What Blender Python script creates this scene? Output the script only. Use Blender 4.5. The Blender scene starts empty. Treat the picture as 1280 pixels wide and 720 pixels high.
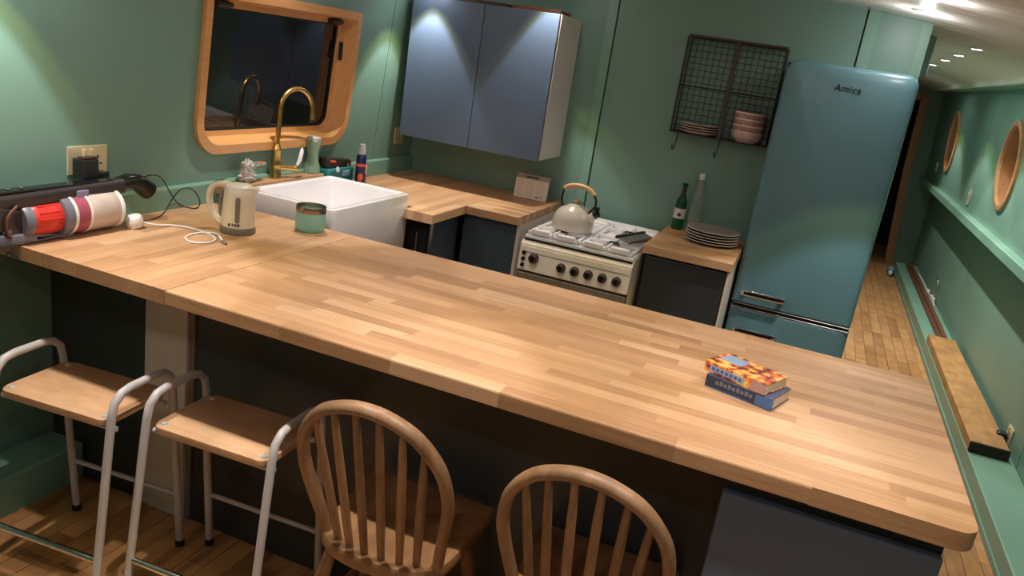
import bpy, bmesh, math, random
from mathutils import Vector, Matrix, Euler
R = math.radians
scene = bpy.context.scene
COL = scene.collection
rng = random.Random(7)

# ---------------------------------------------------------------- camera, world, exposure
cam_d = bpy.data.cameras.new('camera'); cam = bpy.data.objects.new('camera', cam_d); COL.objects.link(cam)
cam_d.sensor_width = 36.0; cam_d.lens = 998.7194 / 1280 * 36; cam_d.clip_start = .02
rt = Vector((0.91894619, 0.366114, 0.14662345)); up = Vector((-0.23657396, 0.21426263, 0.94769419)); fw = Vector((-0.31554819, 0.90556726, -0.28350887))
mw = Matrix.Identity(4)
for i in range(3): mw[i][0] = rt[i]; mw[i][1] = up[i]; mw[i][2] = -fw[i]
mw.translation = (2.0923, -1.5432, 1.6339); cam.matrix_world = mw
scene.camera = cam
world = bpy.data.worlds.new('world'); scene.world = world; world.use_nodes = True
world.node_tree.nodes['Background'].inputs[0].default_value = (.004, .005, .008, 1)
world.node_tree.nodes['Background'].inputs[1].default_value = 1
vs = scene.view_settings
vs.view_transform = 'Standard'; vs.look = 'None'; vs.gamma = 1; vs.use_curve_mapping = False; vs.exposure = 0.12
LAMP = 20.0; SPILL = .065; GLOW = .018          # watts of the main beam of each ceiling downlight

# ---------------------------------------------------------------- mesh helpers
MATS = {}
ROOT = {}

def cr(pts, k=6, closed=False):
    P = [Vector(p) for p in pts]; n = len(P); out = []
    segs = n if closed else n - 1
    for i in range(segs):
        if closed: a, b, c, d = P[(i-1) % n], P[i], P[(i+1) % n], P[(i+2) % n]
        else: a, b, c, d = P[max(i-1, 0)], P[i], P[i+1], P[min(i+2, n-1)]
        for j in range(k):
            t = j / k
            out.append(.5*((2*b)+(c-a)*t+(2*a-5*b+4*c-d)*t*t+(3*b-a-3*c+d)*t**3))
    if not closed: out.append(P[-1])
    return out

class M:
    def __init__(s): s.bm = bmesh.new()
    def verts(s, pts): return [s.bm.verts.new(p) for p in pts]
    def face(s, vs_):
        try: return s.bm.faces.new(vs_)
        except ValueError: return None
    def box(s, x0, x1, y0, y1, z0, z1, bev=0, seg=2, mat=None):
        v = s.verts([(x, y, z) for x in (x0, x1) for y in (y0, y1) for z in (z0, z1)])
        if mat is not None:
            for q in v: q.co = mat @ q.co
        f = [s.face([v[i] for i in q]) for q in ((0,1,3,2),(4,6,7,5),(0,4,5,1),(2,3,7,6),(0,2,6,4),(1,5,7,3))]
        if bev:
            es = list({e for q in f for e in q.edges})
            bmesh.ops.bevel(s.bm, geom=es, offset=bev, segments=seg, profile=.5, affect='EDGES')
        return s
    def prism(s, poly, axis, a, b, bev=0, bev_top=False):
        def mk(p, t):
            return {0: (t, p[0], p[1]), 1: (p[0], t, p[1]), 2: (p[0], p[1], t)}[axis]
        A = s.verts([mk(p, a) for p in poly]); B = s.verts([mk(p, b) for p in poly]); n = len(poly)
        fa = s.face(A[::-1]); fb = s.face(B)
        for i in range(n): s.face([A[i], A[(i+1) % n], B[(i+1) % n], B[i]])
        if bev:
            es = list(fb.edges) if bev_top else list(fa.edges)+list(fb.edges)
            bmesh.ops.bevel(s.bm, geom=es, offset=bev, segments=2, profile=.5, affect='EDGES')
        return s
    def loops(s, L, cap0=True, cap1=True, closed=True):
        V = [s.verts(l) for l in L]; n = len(V[0])
        for i in range(len(V)-1):
            for j in range(n if closed else n-1):
                s.face([V[i][j], V[i][(j+1) % n], V[i+1][(j+1) % n], V[i+1][j]])
        if cap0: s.face(V[0][::-1])
        if cap1: s.face(V[-1])
        return s
    def cyl(s, p0, p1, r0, r1=None, n=16, cap=True):
        r1 = r0 if r1 is None else r1
        p0, p1 = Vector(p0), Vector(p1); d = (p1-p0).normalized()
        a = d.orthogonal().normalized(); b = d.cross(a)
        L = [[p + (a*math.cos(2*math.pi*i/n)+b*math.sin(2*math.pi*i/n))*r for i in range(n)] for p, r in ((p0, r0), (p1, r1))]
        return s.loops(L, cap, cap)
    def lathe(s, prof, c=(0,0,0), d=(0,0,1), n=24, cap0=True, cap1=True, scale=(1,1)):
        d = Vector(d).normalized(); c = Vector(c)
        a = Vector((1,0,0)) if abs(d.z) > .9 else d.orthogonal().normalized(); b = d.cross(a)
        L = [[c+d*h+(a*math.cos(2*math.pi*i/n)*scale[0]+b*math.sin(2*math.pi*i/n)*scale[1])*max(r, 1e-4) for i in range(n)] for r, h in prof]
        return s.loops(L, cap0, cap1)
    def tube(s, pts, r, n=8, closed=False, flat=None):
        P = [Vector(p) for p in pts]; N = len(P); L = []
        t0 = (P[1]-P[0]).normalized(); a = t0.orthogonal().normalized() if flat is None else Vector(flat)
        for i in range(N):
            if closed: t = (P[(i+1) % N]-P[i-1]).normalized()
            else: t = (P[min(i+1, N-1)]-P[max(i-1, 0)]).normalized()
            a = (a-t*a.dot(t)); a.normalize(); b = t.cross(a)
            rr = r[i] if isinstance(r, (list, tuple)) and len(r) == N else r
            ra, rb = rr if isinstance(rr, tuple) else (rr, rr)
            L.append([P[i]+a*math.cos(2*math.pi*k/n)*ra+b*math.sin(2*math.pi*k/n)*rb for k in range(n)])
        if closed: L.append(L[0]); return s.loops(L, False, False)
        return s.loops(L)
    def sph(s, c, r, n=16, m=10, mat=None):
        rx, ry, rz = (r, r, r) if not isinstance(r, tuple) else r
        L = []
        for i in range(m+1):
            t = math.pi*i/m; q = max(math.sin(t), 1e-3)
            L.append([Vector((rx*q*math.cos(2*math.pi*j/n), ry*q*math.sin(2*math.pi*j/n), -rz*math.cos(t))) for j in range(n)])
        L = [[Vector(c)+(mat @ p if mat else p) for p in l] for l in L]
        return s.loops(L)
    def xf(s, mat):
        for v in s.bm.verts: v.co = mat @ v.co
        return s
    def build(s, name, mat, parent=None, world=False, smooth=None):
        bm = s.bm
        if world and parent is not None and parent in ROOT:
            inv = ROOT[parent].inverted()
            for v in bm.verts: v.co = inv @ v.co
        bmesh.ops.remove_doubles(bm, verts=bm.verts, dist=1e-6)
        bmesh.ops.recalc_face_normals(bm, faces=bm.faces)
        me = bpy.data.meshes.new(name); bm.to_mesh(me); bm.free()
        if smooth:
            me.polygons.foreach_set('use_smooth', [True]*len(me.polygons))
            me.set_sharp_from_angle(angle=R(smooth))
        me.materials.append(MATS[mat] if isinstance(mat, str) else mat)
        o = bpy.data.objects.new(name, me); COL.objects.link(o)
        if parent is not None:
            o.parent = parent
            if parent in ROOT: ROOT[o] = ROOT[parent]
        return o

def thing(name, label=None, cat=None, loc=(0,0,0), rz=0, group=None, kind=None):
    o = bpy.data.objects.new(name, None); COL.objects.link(o)
    o.empty_display_size = .05
    o.location = loc; o.rotation_euler = (0, 0, rz)
    ROOT[o] = Matrix.Translation(loc) @ Matrix.Rotation(rz, 4, 'Z')
    return tag(o, label, cat, group, kind)
def tag(o, label=None, cat=None, group=None, kind=None):
    if label: o['label'] = label
    if cat: o['category'] = cat
    if group: o['group'] = group
    if kind: o['kind'] = kind
    return o
def copy_tree(o, parent=None):
    c = o.copy(); COL.objects.link(c); c.parent = parent
    for ch in list(o.children): copy_tree(ch, c)
    return c
def rr(u0, u1, v0, v1, r, n=6):
    """rounded rectangle outline; r = (bottom-left, bottom-right, top-right, top-left)"""
    if not isinstance(r, (tuple, list)): r = (r,)*4
    out = []
    for (cx, cy, a0, q) in ((u0+r[0], v0+r[0], 180, r[0]), (u1-r[1], v0+r[1], 270, r[1]), (u1-r[2], v1-r[2], 0, r[2]), (u0+r[3], v1-r[3], 90, r[3])):
        for i in range(n+1):
            a = R(a0+90*i/n); out.append((cx+q*math.cos(a), cy+q*math.sin(a)))
    return out

# ---------------------------------------------------------------- materials
def lin(r, g, b):
    f = lambda c: (c/255/12.92) if c/255 <= .04045 else ((c/255+.055)/1.055)**2.4
    return (f(r), f(g), f(b), 1)
def mat(name, col, rough=.5, metal=0, noise=0, nscale=8, bump=0, bscale=60, coat=0, trans=0, spec=.5, ior=1.5, vary=0, alpha=1):
    m = bpy.data.materials.new(name); m.use_nodes = True; MATS[name] = m
    nt = m.node_tree; b = nt.nodes['Principled BSDF']; L = nt.links
    b.inputs['Base Color'].default_value = col; b.inputs['Roughness'].default_value = rough; b.inputs['Metallic'].default_value = metal
    b.inputs['Coat Weight'].default_value = coat; b.inputs['Coat Roughness'].default_value = .14
    b.inputs['Transmission Weight'].default_value = trans; b.inputs['Specular IOR Level'].default_value = spec; b.inputs['IOR'].default_value = ior
    b.inputs['Alpha'].default_value = alpha
    tc = nt.nodes.new('ShaderNodeTexCoord')
    if noise:
        n = nt.nodes.new('ShaderNodeTexNoise'); n.inputs['Scale'].default_value = nscale; n.inputs['Detail'].default_value = 6
        L.new(tc.outputs['Object'], n.inputs['Vector'])
        mx = nt.nodes.new('ShaderNodeMix'); mx.data_type = 'RGBA'
        mx.inputs[6].default_value = [c*(1-noise) for c in col[:3]]+[1]; mx.inputs[7].default_value = [min(1, c*(1+noise)) for c in col[:3]]+[1]
        L.new(n.outputs['Fac'], mx.inputs[0]); L.new(mx.outputs[2], b.inputs['Base Color'])
    if bump:
        n2 = nt.nodes.new('ShaderNodeTexNoise'); n2.inputs['Scale'].default_value = bscale; n2.inputs['Detail'].default_value = 4
        L.new(tc.outputs['Object'], n2.inputs['Vector'])
        bp = nt.nodes.new('ShaderNodeBump'); bp.inputs['Strength'].default_value = bump; bp.inputs['Distance'].default_value = .01
        L.new(n2.outputs['Fac'], bp.inputs['Height']); L.new(bp.outputs[0], b.inputs['Normal'])
    return m
def wood(name, c_dark, c_mid, c_light, rough=.4, axis=0, stretch=14, scale=5, streak=.5, coat=0, blotch=0):
    """grain along one axis, a tint of its own for each piece"""
    m = bpy.data.materials.new(name); m.use_nodes = True; MATS[name] = m
    nt = m.node_tree; b = nt.nodes['Principled BSDF']; L = nt.links
    b.inputs['Roughness'].default_value = rough; b.inputs['Coat Weight'].default_value = coat
    tc = nt.nodes.new('ShaderNodeTexCoord'); oi = nt.nodes.new('ShaderNodeObjectInfo')
    add = nt.nodes.new('ShaderNodeVectorMath'); add.operation = 'MULTIPLY_ADD'
    L.new(oi.outputs['Random'], add.inputs[0]); add.inputs[1].default_value = (37, 91, 53); L.new(tc.outputs['Object'], add.inputs[2])
    mp = nt.nodes.new('ShaderNodeMapping'); sc = [stretch]*3; sc[axis] = 1; mp.inputs['Scale'].default_value = sc
    L.new(add.outputs[0], mp.inputs['Vector'])
    n = nt.nodes.new('ShaderNodeTexNoise'); n.inputs['Scale'].default_value = scale; n.inputs['Detail'].default_value = 8; n.inputs['Roughness'].default_value = .62
    n.inputs['Distortion'].default_value = .4
    L.new(mp.outputs[0], n.inputs['Vector'])
    ramp = nt.nodes.new('ShaderNodeValToRGB'); e = ramp.color_ramp.elements
    e[0].position = 0.0; e[0].color = c_dark; e[1].position = 1.0; e[1].color = c_light
    q = e.new(.5); q.color = c_mid
    ma = nt.nodes.new('ShaderNodeMath'); ma.operation = 'MULTIPLY_ADD'; ma.inputs[1].default_value = streak; 
    # factor = noise*streak + random*(1-streak)
    mr = nt.nodes.new('ShaderNodeMath'); mr.operation = 'MULTIPLY'; mr.inputs[1].default_value = 1-streak
    L.new(oi.outputs['Random'], mr.inputs[0]); L.new(n.outputs['Fac'], ma.inputs[0]); L.new(mr.outputs[0], ma.inputs[2])
    L.new(ma.outputs[0], ramp.inputs[0])
    out = ramp.outputs[0]
    if blotch:
        n3 = nt.nodes.new('ShaderNodeTexNoise'); n3.inputs['Scale'].default_value = 9; n3.inputs['Detail'].default_value = 5
        L.new(add.outputs[0], n3.inputs['Vector'])
        rp = nt.nodes.new('ShaderNodeValToRGB'); rp.color_ramp.elements[0].position = .35; rp.color_ramp.elements[1].position = .65
        rp.color_ramp.elements[0].color = (1-blotch,)*3+(1,); rp.color_ramp.elements[1].color = (1, 1, 1, 1)
        L.new(n3.outputs['Fac'], rp.inputs[0])
        mx = nt.nodes.new('ShaderNodeMix'); mx.data_type = 'RGBA'; mx.blend_type = 'MULTIPLY'; mx.inputs[0].default_value = 1
        L.new(out, mx.inputs[6]); L.new(rp.outputs[0], mx.inputs[7]); out = mx.outputs[2]
    L.new(out, b.inputs['Base Color'])
    bp = nt.nodes.new('ShaderNodeBump'); bp.inputs['Strength'].default_value = .08; bp.inputs['Distance'].default_value = .004
    L.new(n.outputs['Fac'], bp.inputs['Height']); L.new(bp.outputs[0], b.inputs['Normal'])
    return m

mat('paint_green', lin(113, 148, 136), .42, noise=.05, nscale=3, bump=.05, bscale=90)
mat('paint_green_trim', lin(120, 160, 143), .38, noise=.04, nscale=5)
mat('groove', lin(28, 44, 40), .8)
mat('ceiling_white', lin(242, 236, 230), .35, noise=.03, nscale=4)
mat('slate', lin(72, 84, 98), .2, noise=.04, nscale=4)
mat('slate_lit', lin(84, 100, 124), .36, noise=.03, nscale=4)  # lighter copy of the slate, its lit look put into the colour
mat('slate_shaded', lin(54, 58, 60), .4, noise=.05, nscale=6)  # darker copy of the slate, shade put into the colour
mat('white_panel', lin(214, 206, 200), .45, noise=.04, nscale=5)
mat('ceramic', lin(240, 236, 240), .12, coat=.6, noise=.01)
mat('fridge_paint', lin(92, 132, 142), .36, coat=.25)
mat('fridge_body', lin(82, 122, 132), .35)
mat('chrome', (.75, .75, .76, 1), .12, 1)
mat('screw', (.7, .7, .7, 1), .45, .6)
mat('steel', (.55, .53, .5, 1), .28, 1)
mat('brass', (.62, .40, .13, 1), .24, 1)
mat('brass_plate', (.86, .76, .52, 1), .42, .7)
mat('black_plastic', lin(30, 29, 31), .35)
mat('black_gloss', lin(20, 20, 22), .15)
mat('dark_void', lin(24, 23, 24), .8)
mat('cream_plastic', lin(232, 222, 196), .3, noise=.03, nscale=30)
mat('grey_plastic', lin(120, 112, 104), .4)
mat('grey_window', lin(150, 140, 128), .25)
mat('white_plastic', lin(232, 228, 224), .35)
mat('enamel_cream', lin(233, 221, 200), .22, coat=.4, noise=.03, nscale=7)
mat('enamel_white', lin(244, 240, 242), .4, coat=.1, noise=.03, nscale=9)
mat('brown_glass', lin(120, 104, 84), .3)
mat('knob_brown', lin(52, 40, 36), .25)
mat('kettle_cream', lin(206, 196, 182), .28, coat=.3)
mat('beech', lin(222, 178, 132), .4, noise=.08, nscale=20)
mat('teal_enamel', lin(140, 200, 184), .3)
mat('rim_steel', (.42, .34, .28, 1), .25, 1)
mat('stool_tube', lin(188, 182, 182), .35, noise=.07, nscale=14)
mat('rubber', lin(28, 26, 25), .7)
mat('red_plastic', lin(214, 52, 40), .35)
mat('vac_grey', lin(112, 112, 124), .35)
mat('vac_dark', lin(52, 46, 48), .3)
mat('vac_pink', lin(170, 80, 100), .35, alpha=.9)
mat('lilac', lin(132, 128, 158), .4)
mat('cloud_plastic', lin(222, 206, 196), .25, noise=.25, nscale=16, trans=.25)
mat('wire', lin(50, 42, 40), .5, metal=.4)
mat('rack_frame', lin(74, 64, 62), .5, metal=.3, noise=.1, nscale=30)
mat('crockery_rose', lin(196, 168, 162), .3)
mat('crockery_bowl', lin(166, 130, 124), .35)
mat('crockery_mark', lin(220, 194, 182), .4)
mat('plate_grey', lin(150, 138, 130), .3, noise=.06, nscale=20)
mat('plate_edge', lin(214, 200, 190), .35)
mat('green_glass', (.02, .22, .07, 1), .05, trans=.75, ior=1.45)
mat('clear_glass', (.9, .95, .93, 1), .06, trans=.88, ior=1.5)
mat('label_white', lin(214, 208, 200), .5)
mat('label_dark', lin(60, 44, 44), .5)
mat('window_glass', (.006, .007, .009, 1), .03, spec=.8, ior=1.6)
mat('gasket', lin(18, 18, 20), .5)
mat('navy', lin(34, 36, 92), .25)
mat('orange', lin(226, 96, 58), .4)
mat('cap_silver', lin(196, 196, 206), .3)
mat('teal_pack', lin(28, 110, 112), .4)
mat('soap_green', lin(150, 178, 152), .15, trans=.35)
mat('crumpled', lin(178, 172, 166), .22, noise=.4, nscale=40, bump=.6, bscale=50)
mat('paper', lin(214, 200, 178), .6, noise=.08, nscale=60)
mat('card', lin(222, 208, 196), .6, noise=.03)
mat('card_grey', lin(176, 162, 146), .6)
mat('print_grey', lin(192, 176, 162), .7)
mat('print_dark', lin(60, 52, 50), .6)
mat('book_blue', lin(66, 98, 146), .4)
mat('book_navy', lin(46, 56, 76), .45, noise=.3, nscale=30)
mat('book_purple', lin(70, 72, 108), .4, noise=.3, nscale=50)
mat('book_title', lin(140, 162, 200), .4, noise=.15, nscale=120)
mat('blue_cloth', lin(110, 140, 170), .7)
mat('tray_grey', lin(128, 122, 116), .3, metal=.5)
mat('endgrain_black', lin(34, 30, 28), .8)
mat('lettering', lin(26, 28, 30), .4)
mat('dark_brown', lin(58, 36, 28), .5, noise=.2, nscale=10)
wood('oak_x', lin(128, 86, 54), lin(192, 148, 110), lin(230, 194, 158), .44, 0, 26, 4.5, .62)
wood('oak_y', lin(128, 86, 54), lin(192, 148, 110), lin(230, 194, 158), .44, 1, 26, 4.5, .62)
wood('floor_oak', lin(130, 88, 54), lin(186, 136, 88), lin(216, 168, 118), .42, 1, 10, 5, .5, blotch=.25)
wood('frame_oak', lin(176, 120, 68), lin(208, 154, 98), lin(228, 178, 120), .35, 1, 12, 4, .7, coat=.2)
wood('porthole_wood', lin(112, 70, 44), lin(156, 106, 70), lin(188, 138, 98), .4, 1, 10, 4, .7)
wood('porthole_trim', lin(146, 100, 66), lin(178, 132, 94), lin(204, 160, 120), .4, 1, 10, 4, .7)
wood('chair_wood', lin(94, 66, 46), lin(150, 112, 80), lin(194, 154, 118), .45, 2, 9, 6, .75, blotch=.3)
wood('seat_wood', lin(100, 70, 46), lin(156, 114, 78), lin(196, 152, 112), .4, 1, 8, 5, .75, blotch=.3)
wood('ply', lin(170, 122, 82), lin(206, 160, 120), lin(230, 190, 152), .42, 0, 5, 6, .7, blotch=.2)
wood('timber', lin(150, 104, 58), lin(196, 148, 92), lin(222, 178, 122), .6, 1, 9, 4, .7, blotch=.3)
wood('brown_board', lin(70, 40, 26), lin(104, 64, 42), lin(128, 84, 58), .5, 1, 10, 5, .7)
def emit(name, col, st):
    m = bpy.data.materials.new(name); m.use_nodes = True; MATS[name] = m
    b = m.node_tree.nodes['Principled BSDF']; b.inputs['Base Color'].default_value = (.8, .8, .8, 1)
    b.inputs['Emission Color'].default_value = col; b.inputs['Emission Strength'].default_value = st
emit('led', (1, .97, .92, 1), 18)
def book_cover():
    m = bpy.data.materials.new('book_cover'); m.use_nodes = True; MATS['book_cover'] = m
    nt = m.node_tree; b = nt.nodes['Principled BSDF']; L = nt.links; b.inputs['Roughness'].default_value = .35
    tc = nt.nodes.new('ShaderNodeTexCoord'); v = nt.nodes.new('ShaderNodeTexNoise'); v.inputs['Scale'].default_value = 42; v.inputs['Detail'].default_value = 3
    L.new(tc.outputs['Object'], v.inputs['Vector']); rp = nt.nodes.new('ShaderNodeValToRGB'); rp.color_ramp.interpolation = 'CONSTANT'
    e = rp.color_ramp.elements; e[0].position = 0; e[0].color = lin(112, 50, 42); e[1].position = .42; e[1].color = lin(196, 92, 58)
    for p, c in ((.5, lin(222, 150, 74)), (.55, lin(234, 194, 88)), (.62, lin(228, 182, 146))):
        q = e.new(p); q.color = c
    L.new(v.outputs['Fac'], rp.inputs[0]); L.new(rp.outputs[0], b.inputs['Base Color'])
book_cover()

# ---------------------------------------------------------------- room dimensions
H = .91; T = .04                       # worktop top and thickness
Y_END = 8.1; Y_BACK = -3.2; Y_FAR = 2.46
XLL, XLR = -.155, 3.29                 # lower walls (below the gunwale)
def xl(z): return -.022+.062*(z-.99)   # upper walls lean inwards
def xr(z): return 3.18-.065*(z-.97)
def zc(x): return 2.055-.085*(x-1.6)**2
ZTL, ZTR = zc(xl(1.85)), 1.875

# ---------------------------------------------------------------- floor: planks run along the boat
floor = M().box(XLL-.02, XLR+.02, Y_BACK, Y_END+1.2, -.06, -.012).build('floor', 'dark_brown')
tag(floor, 'worn oak strip floor running along the boat', 'floor', kind='structure')
PW = .068; rest = M(); n_pl = 0
def seen(x, y):
    return (x < 1.25 and -.75 < y < .3) or (x > 2.45 and .0 < y < 5.2)
ix = 0; x = XLL
while x < XLR-.001:
    x1 = min(x+PW, XLR); y = Y_BACK + rng.uniform(-.6, 0)
    while y < Y_END+1.1:
        ln = rng.choice((.42, .55, .7, .9, .6)); y0 = max(y, Y_BACK); y1 = min(y+ln, Y_END+1.15); y += ln
        if y1-y0 < .02: continue
        dz = rng.uniform(-.0012, .0012)
        a = (x+.0012, x1-.0012, y0+.001, y1-.001, -.02, dz)
        if n_pl < 290 and seen((x+x1)/2, (y0+y1)/2):
            M().box(*a).build('plank', 'floor_oak', floor); n_pl += 1
        else: rest.box(*a)
    x = x1
o = rest.build('planking', 'floor_oak', floor); o['kind'] = 'stuff'

# ---------------------------------------------------------------- ceiling: cambered boards
def zc2(x): return zc(x)
def camber(x0, x1, y0, y1, t=.012, n=14):
    m = M(); L = []
    for i in range(n+1):
        x = x0+(x1-x0)*i/n; z = zc(x)
        L.append([(x, y0, z), (x, y1, z), (x, y1, z+t), (x, y0, z+t)])
    return m.loops(L)
ceil = thing('ceiling', 'cream white boarded ceiling with a gentle camber', 'ceiling', kind='structure')
XC0, XC1 = -.02, 3.02
master = None
y = Y_BACK
while y < Y_FAR-.03:
    if master is None:
        master = camber(XC0, XC1, .003, .102).build('board', 'ceiling_white', ceil); o = master
    else:
        o = master.copy(); COL.objects.link(o)
    o.location = (0, y, 0); y += .105
y0 = y; wide = None
while y < Y_END:
    if wide is None: wide = camber(XC0, XC1, .005, .595).build('panel', 'ceiling_white', ceil); o = wide
    else: o = wide.copy(); COL.objects.link(o)
    o.location = (0, y, 0); y += .6
camber(XC0, XC1, Y_BACK, Y_END+.6, .01).xf(Matrix.Translation((0, 0, .014))).build('backing', 'groove', ceil)
# white edge strip where the ceiling stops, and the green soffit beyond it
m = M().box(2.985, 3.03, Y_BACK, Y_END, zc(3.02)-.022, zc(3.02)+.02, .004)
tag(m.build('trim_1', 'ceiling_white'), 'white strip closing the ceiling edge above the portholes', 'trim', kind='structure')
m = M().prism([(3.02, 1.858), (3.16, 1.858), (3.16, 1.90), (3.02, 1.90)], 1, Y_BACK, Y_END)
tag(m.build('trim_2', 'paint_green_trim'), 'green soffit strip along the top of the porthole wall', 'trim', kind='structure')
m = M().box(-.06, .02, Y_BACK, Y_FAR, zc(0)-.02, zc(0)+.012, .004)
tag(m.build('trim_3', 'ceiling_white'), 'white strip closing the ceiling edge above the kitchen window', 'trim', kind='structure')

# ---------------------------------------------------------------- walls
def hole_panel(m, xf, y0, y1, z0, z1, hole=None, t=.012, side=1):
    """leaning wall panel, x from function xf(z); an optional hole outline"""
    bm = m.bm
    def ring(pts):
        v = m.verts([(xf(p[1]), p[0], p[1]) for p in pts])
        return [bm.edges.new((v[i], v[(i+1) % len(v)])) for i in range(len(v))]
    e = ring([(y0, z0), (y1, z0), (y1, z1), (y0, z1)])
    if hole: e += ring(hole)
    g = bmesh.ops.triangle_fill(bm, use_beauty=True, edges=e)
    fs = [f for f in g['geom'] if isinstance(f, bmesh.types.BMFace)]
    r = bmesh.ops.extrude_face_region(bm, geom=fs)
    for v in r['geom']:
        if isinstance(v, bmesh.types.BMVert): v.co.x -= t*side
    return m
WY0, WY1, WZ0, WZ1 = .768, 1.757, 1.093, 1.69          # outer line of the window surround
wl = thing('wall_left', 'green painted wall behind the sink with the window', 'wall', kind='structure')
win_hole = rr(WY0+.02, WY1-.02, WZ0+.02, WZ1-.02, (.1, .1, .03, .03))
seams = [Y_BACK, -.39, 2.052, 2.47]
for i in range(3):
    m = M(); hole_panel(m, xl, seams[i]+.002, seams[i+1]-.002, .985, 1.865, win_hole if i == 1 else None, side=1)
    m.build('panel', 'paint_green', wl)
hole_panel(M(), lambda z: xl(z)-.016, Y_BACK, 2.47, .9, 1.87, win_hole).build('backing', 'groove', wl)
M().prism([(-.2, .873), (0, .873), (0, .984), (-.004, .99), (-.2, .99)], 1, Y_BACK, 2.46).build('gunwale_ledge', 'paint_green_trim', wl)
tag(M().box(XLL-.03, XLL, Y_BACK, 2.46, -.02, .872).build('wall_left_lower', 'paint_green'), 'green hull lining below the gunwale behind the stools', 'wall', kind='structure')
tag(M().box(XLL, -.005, Y_BACK, .296, -.01, .132, .006).build('baseboard_left', 'paint_green_trim'), 'green boxed step on the floor beside the stools', 'boxing', kind='structure')

wr = thing('wall_right', 'green painted porthole wall with gunwale ledge', 'wall', kind='structure')
PORT = [(4.05, 1.405), (6.62, 1.425)]; PR = .272
def circ(c, r, n=32): return [(c[0]+r*math.cos(2*math.pi*i/n), c[1]+r*math.sin(2*math.pi*i/n)) for i in range(n)]
rs = [Y_BACK, .12, 2.56, 5.0, 7.44, Y_END]
for i in range(5):
    hs = [p for p in PORT if rs[i] < p[0] < rs[i+1]]
    m = M(); hole_panel(m, xr, rs[i]+.006, rs[i+1]-.006, .965, 1.866, circ(hs[0], PR-.03) if hs else None, side=-1)
    m.build('panel', 'paint_green', wr)
m = M()
for i in range(5):
    hs = [p for p in PORT if rs[i] < p[0] < rs[i+1]]
    hole_panel(m, lambda z: xr(z)+.014, rs[i], rs[i+1], .9, 1.87, circ(hs[0], PR-.03) if hs else None, side=-1)
m.build('backing', 'groove', wr)
M().prism([(3.125, .935), (3.125, .985), (3.131, .99), (3.42, .99), (3.42, .935)], 1, Y_BACK, Y_END).build('gunwale_ledge', 'paint_green_trim', wr)
for i in range(5):
    M().box(XLR, XLR+.012, rs[i]+.005, rs[i+1]-.005, -.01, .94).build('lower_panel', 'paint_green', wr)
M().box(XLR+.014, XLR+.03, Y_BACK, Y_END, -.01, .95).build('lower_backing', 'groove', wr)
step = thing('baseboard_right', 'long green boxed step along the floor under the portholes', 'boxing', kind='structure')
M().box(3.085, XLR-.001, Y_BACK, 7.6, -.01, .108, .006).build('step_box', 'paint_green_trim', step)
M().box(3.077, 3.085, Y_BACK, 7.6, -.01, .03).build('skirting', 'paint_green', step)

# far kitchen partition; the fridge stands in an opening at its end
XP = 2.405
wf = thing('wall_far', 'green panelled partition behind the cooker', 'wall', kind='structure')
def fp(x0, x1, z0, z1, y=Y_FAR, t=.03, mt='paint_green', name='panel', bev=.002):
    return M().box(x0, x1, y, y+t, z0, z1, bev, 1).build(name, mt, wf)
ZF = 2.06
def fpc(x0, x1, z0, y=Y_FAR, t=.03, name='panel', mt='paint_green'):
    n = 8; top = [(x1-(x1-x0)*i/n, zc(x1-(x1-x0)*i/n)-.001) for i in range(n+1)]
    return M().prism([(x0, z0), (x1, z0)]+top, 1, y, y+t).build(name, mt, wf)
fpc(-.2, 1.020, 0); fpc(1.026, 1.855, 0); fpc(1.855, 2.134, 1.764); fpc(2.140, XP, 1.764)
fpc(-.2, 1.855, 0, Y_FAR+.031, .012, 'backing', 'groove'); fpc(1.855, XP, 1.764, Y_FAR+.031, .012, 'backing', 'groove')
fpc(.975, 1.019, .93, Y_FAR-.008, .009, 'batten', 'paint_green_trim')
fpc(2.142, 2.19, 1.764, Y_FAR-.008, .009, 'batten', 'paint_green_trim')
fpc(XP-.04, XP, 1.764, Y_FAR-.008, .052, 'batten', 'paint_green_trim')
M().box(2.43, 2.475, 2.95, 3.0, 1.80, zc(2.45)+.001, .003).build('hanging_post', 'paint_green_trim', wf)

wp = M().box(XP-.04, XP, Y_FAR+.62, Y_END, 0, 2.02).build('wall_passage', 'paint_green')
tag(wp, 'green partition flanking the passage beyond the fridge', 'wall', kind='structure')
wb = M().box(-.25, 3.4, Y_BACK-.05, Y_BACK, 0, 2.1).build('wall_back', 'paint_green'); tag(wb, 'green wall closing the cabin opposite the cooker', 'wall', kind='structure')
# end partition with a wood framed doorway
we = thing('wall_end', 'green partition at the end of the passage with an open doorway', 'wall', kind='structure')
jo = [(3.075, 0), (3.0, .98), (2.975, 1.79)]            # leaning jamb line, outer edge of the opening
M().prism([(jo[0][0]+.02, 0), (3.34, 0), (3.34, 1.88), (XP-.05, 1.88), (XP-.05, 1.80), (jo[2][0]+.02, 1.80), (jo[1][0]+.02, .98)], 1, Y_END, Y_END+.03).build('panel', 'paint_green', we)
M().box(XP-.05, 3.2, Y_END, Y_END+.03, 1.88, 2.06).build('panel', 'paint_green', we)
df = thing('door_1', 'open doorway with a wooden frame into a dark cabin', 'doorway', (3.0, Y_END, 0), kind='structure')
M().prism([(jo[0][0]-.05, 0), (jo[0][0]+.03, 0), (jo[1][0]+.03, .98), (jo[2][0]+.03, 1.83), (jo[2][0]-.05, 1.83), (jo[1][0]-.05, .98)], 1, Y_END-.02, Y_END+.09).build('jamb', 'porthole_trim', df, True)
M().box(XP, 2.94, Y_END-.02, Y_END+.09, 1.755, 1.83, .004).build('head', 'porthole_trim', df, True)
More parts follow.
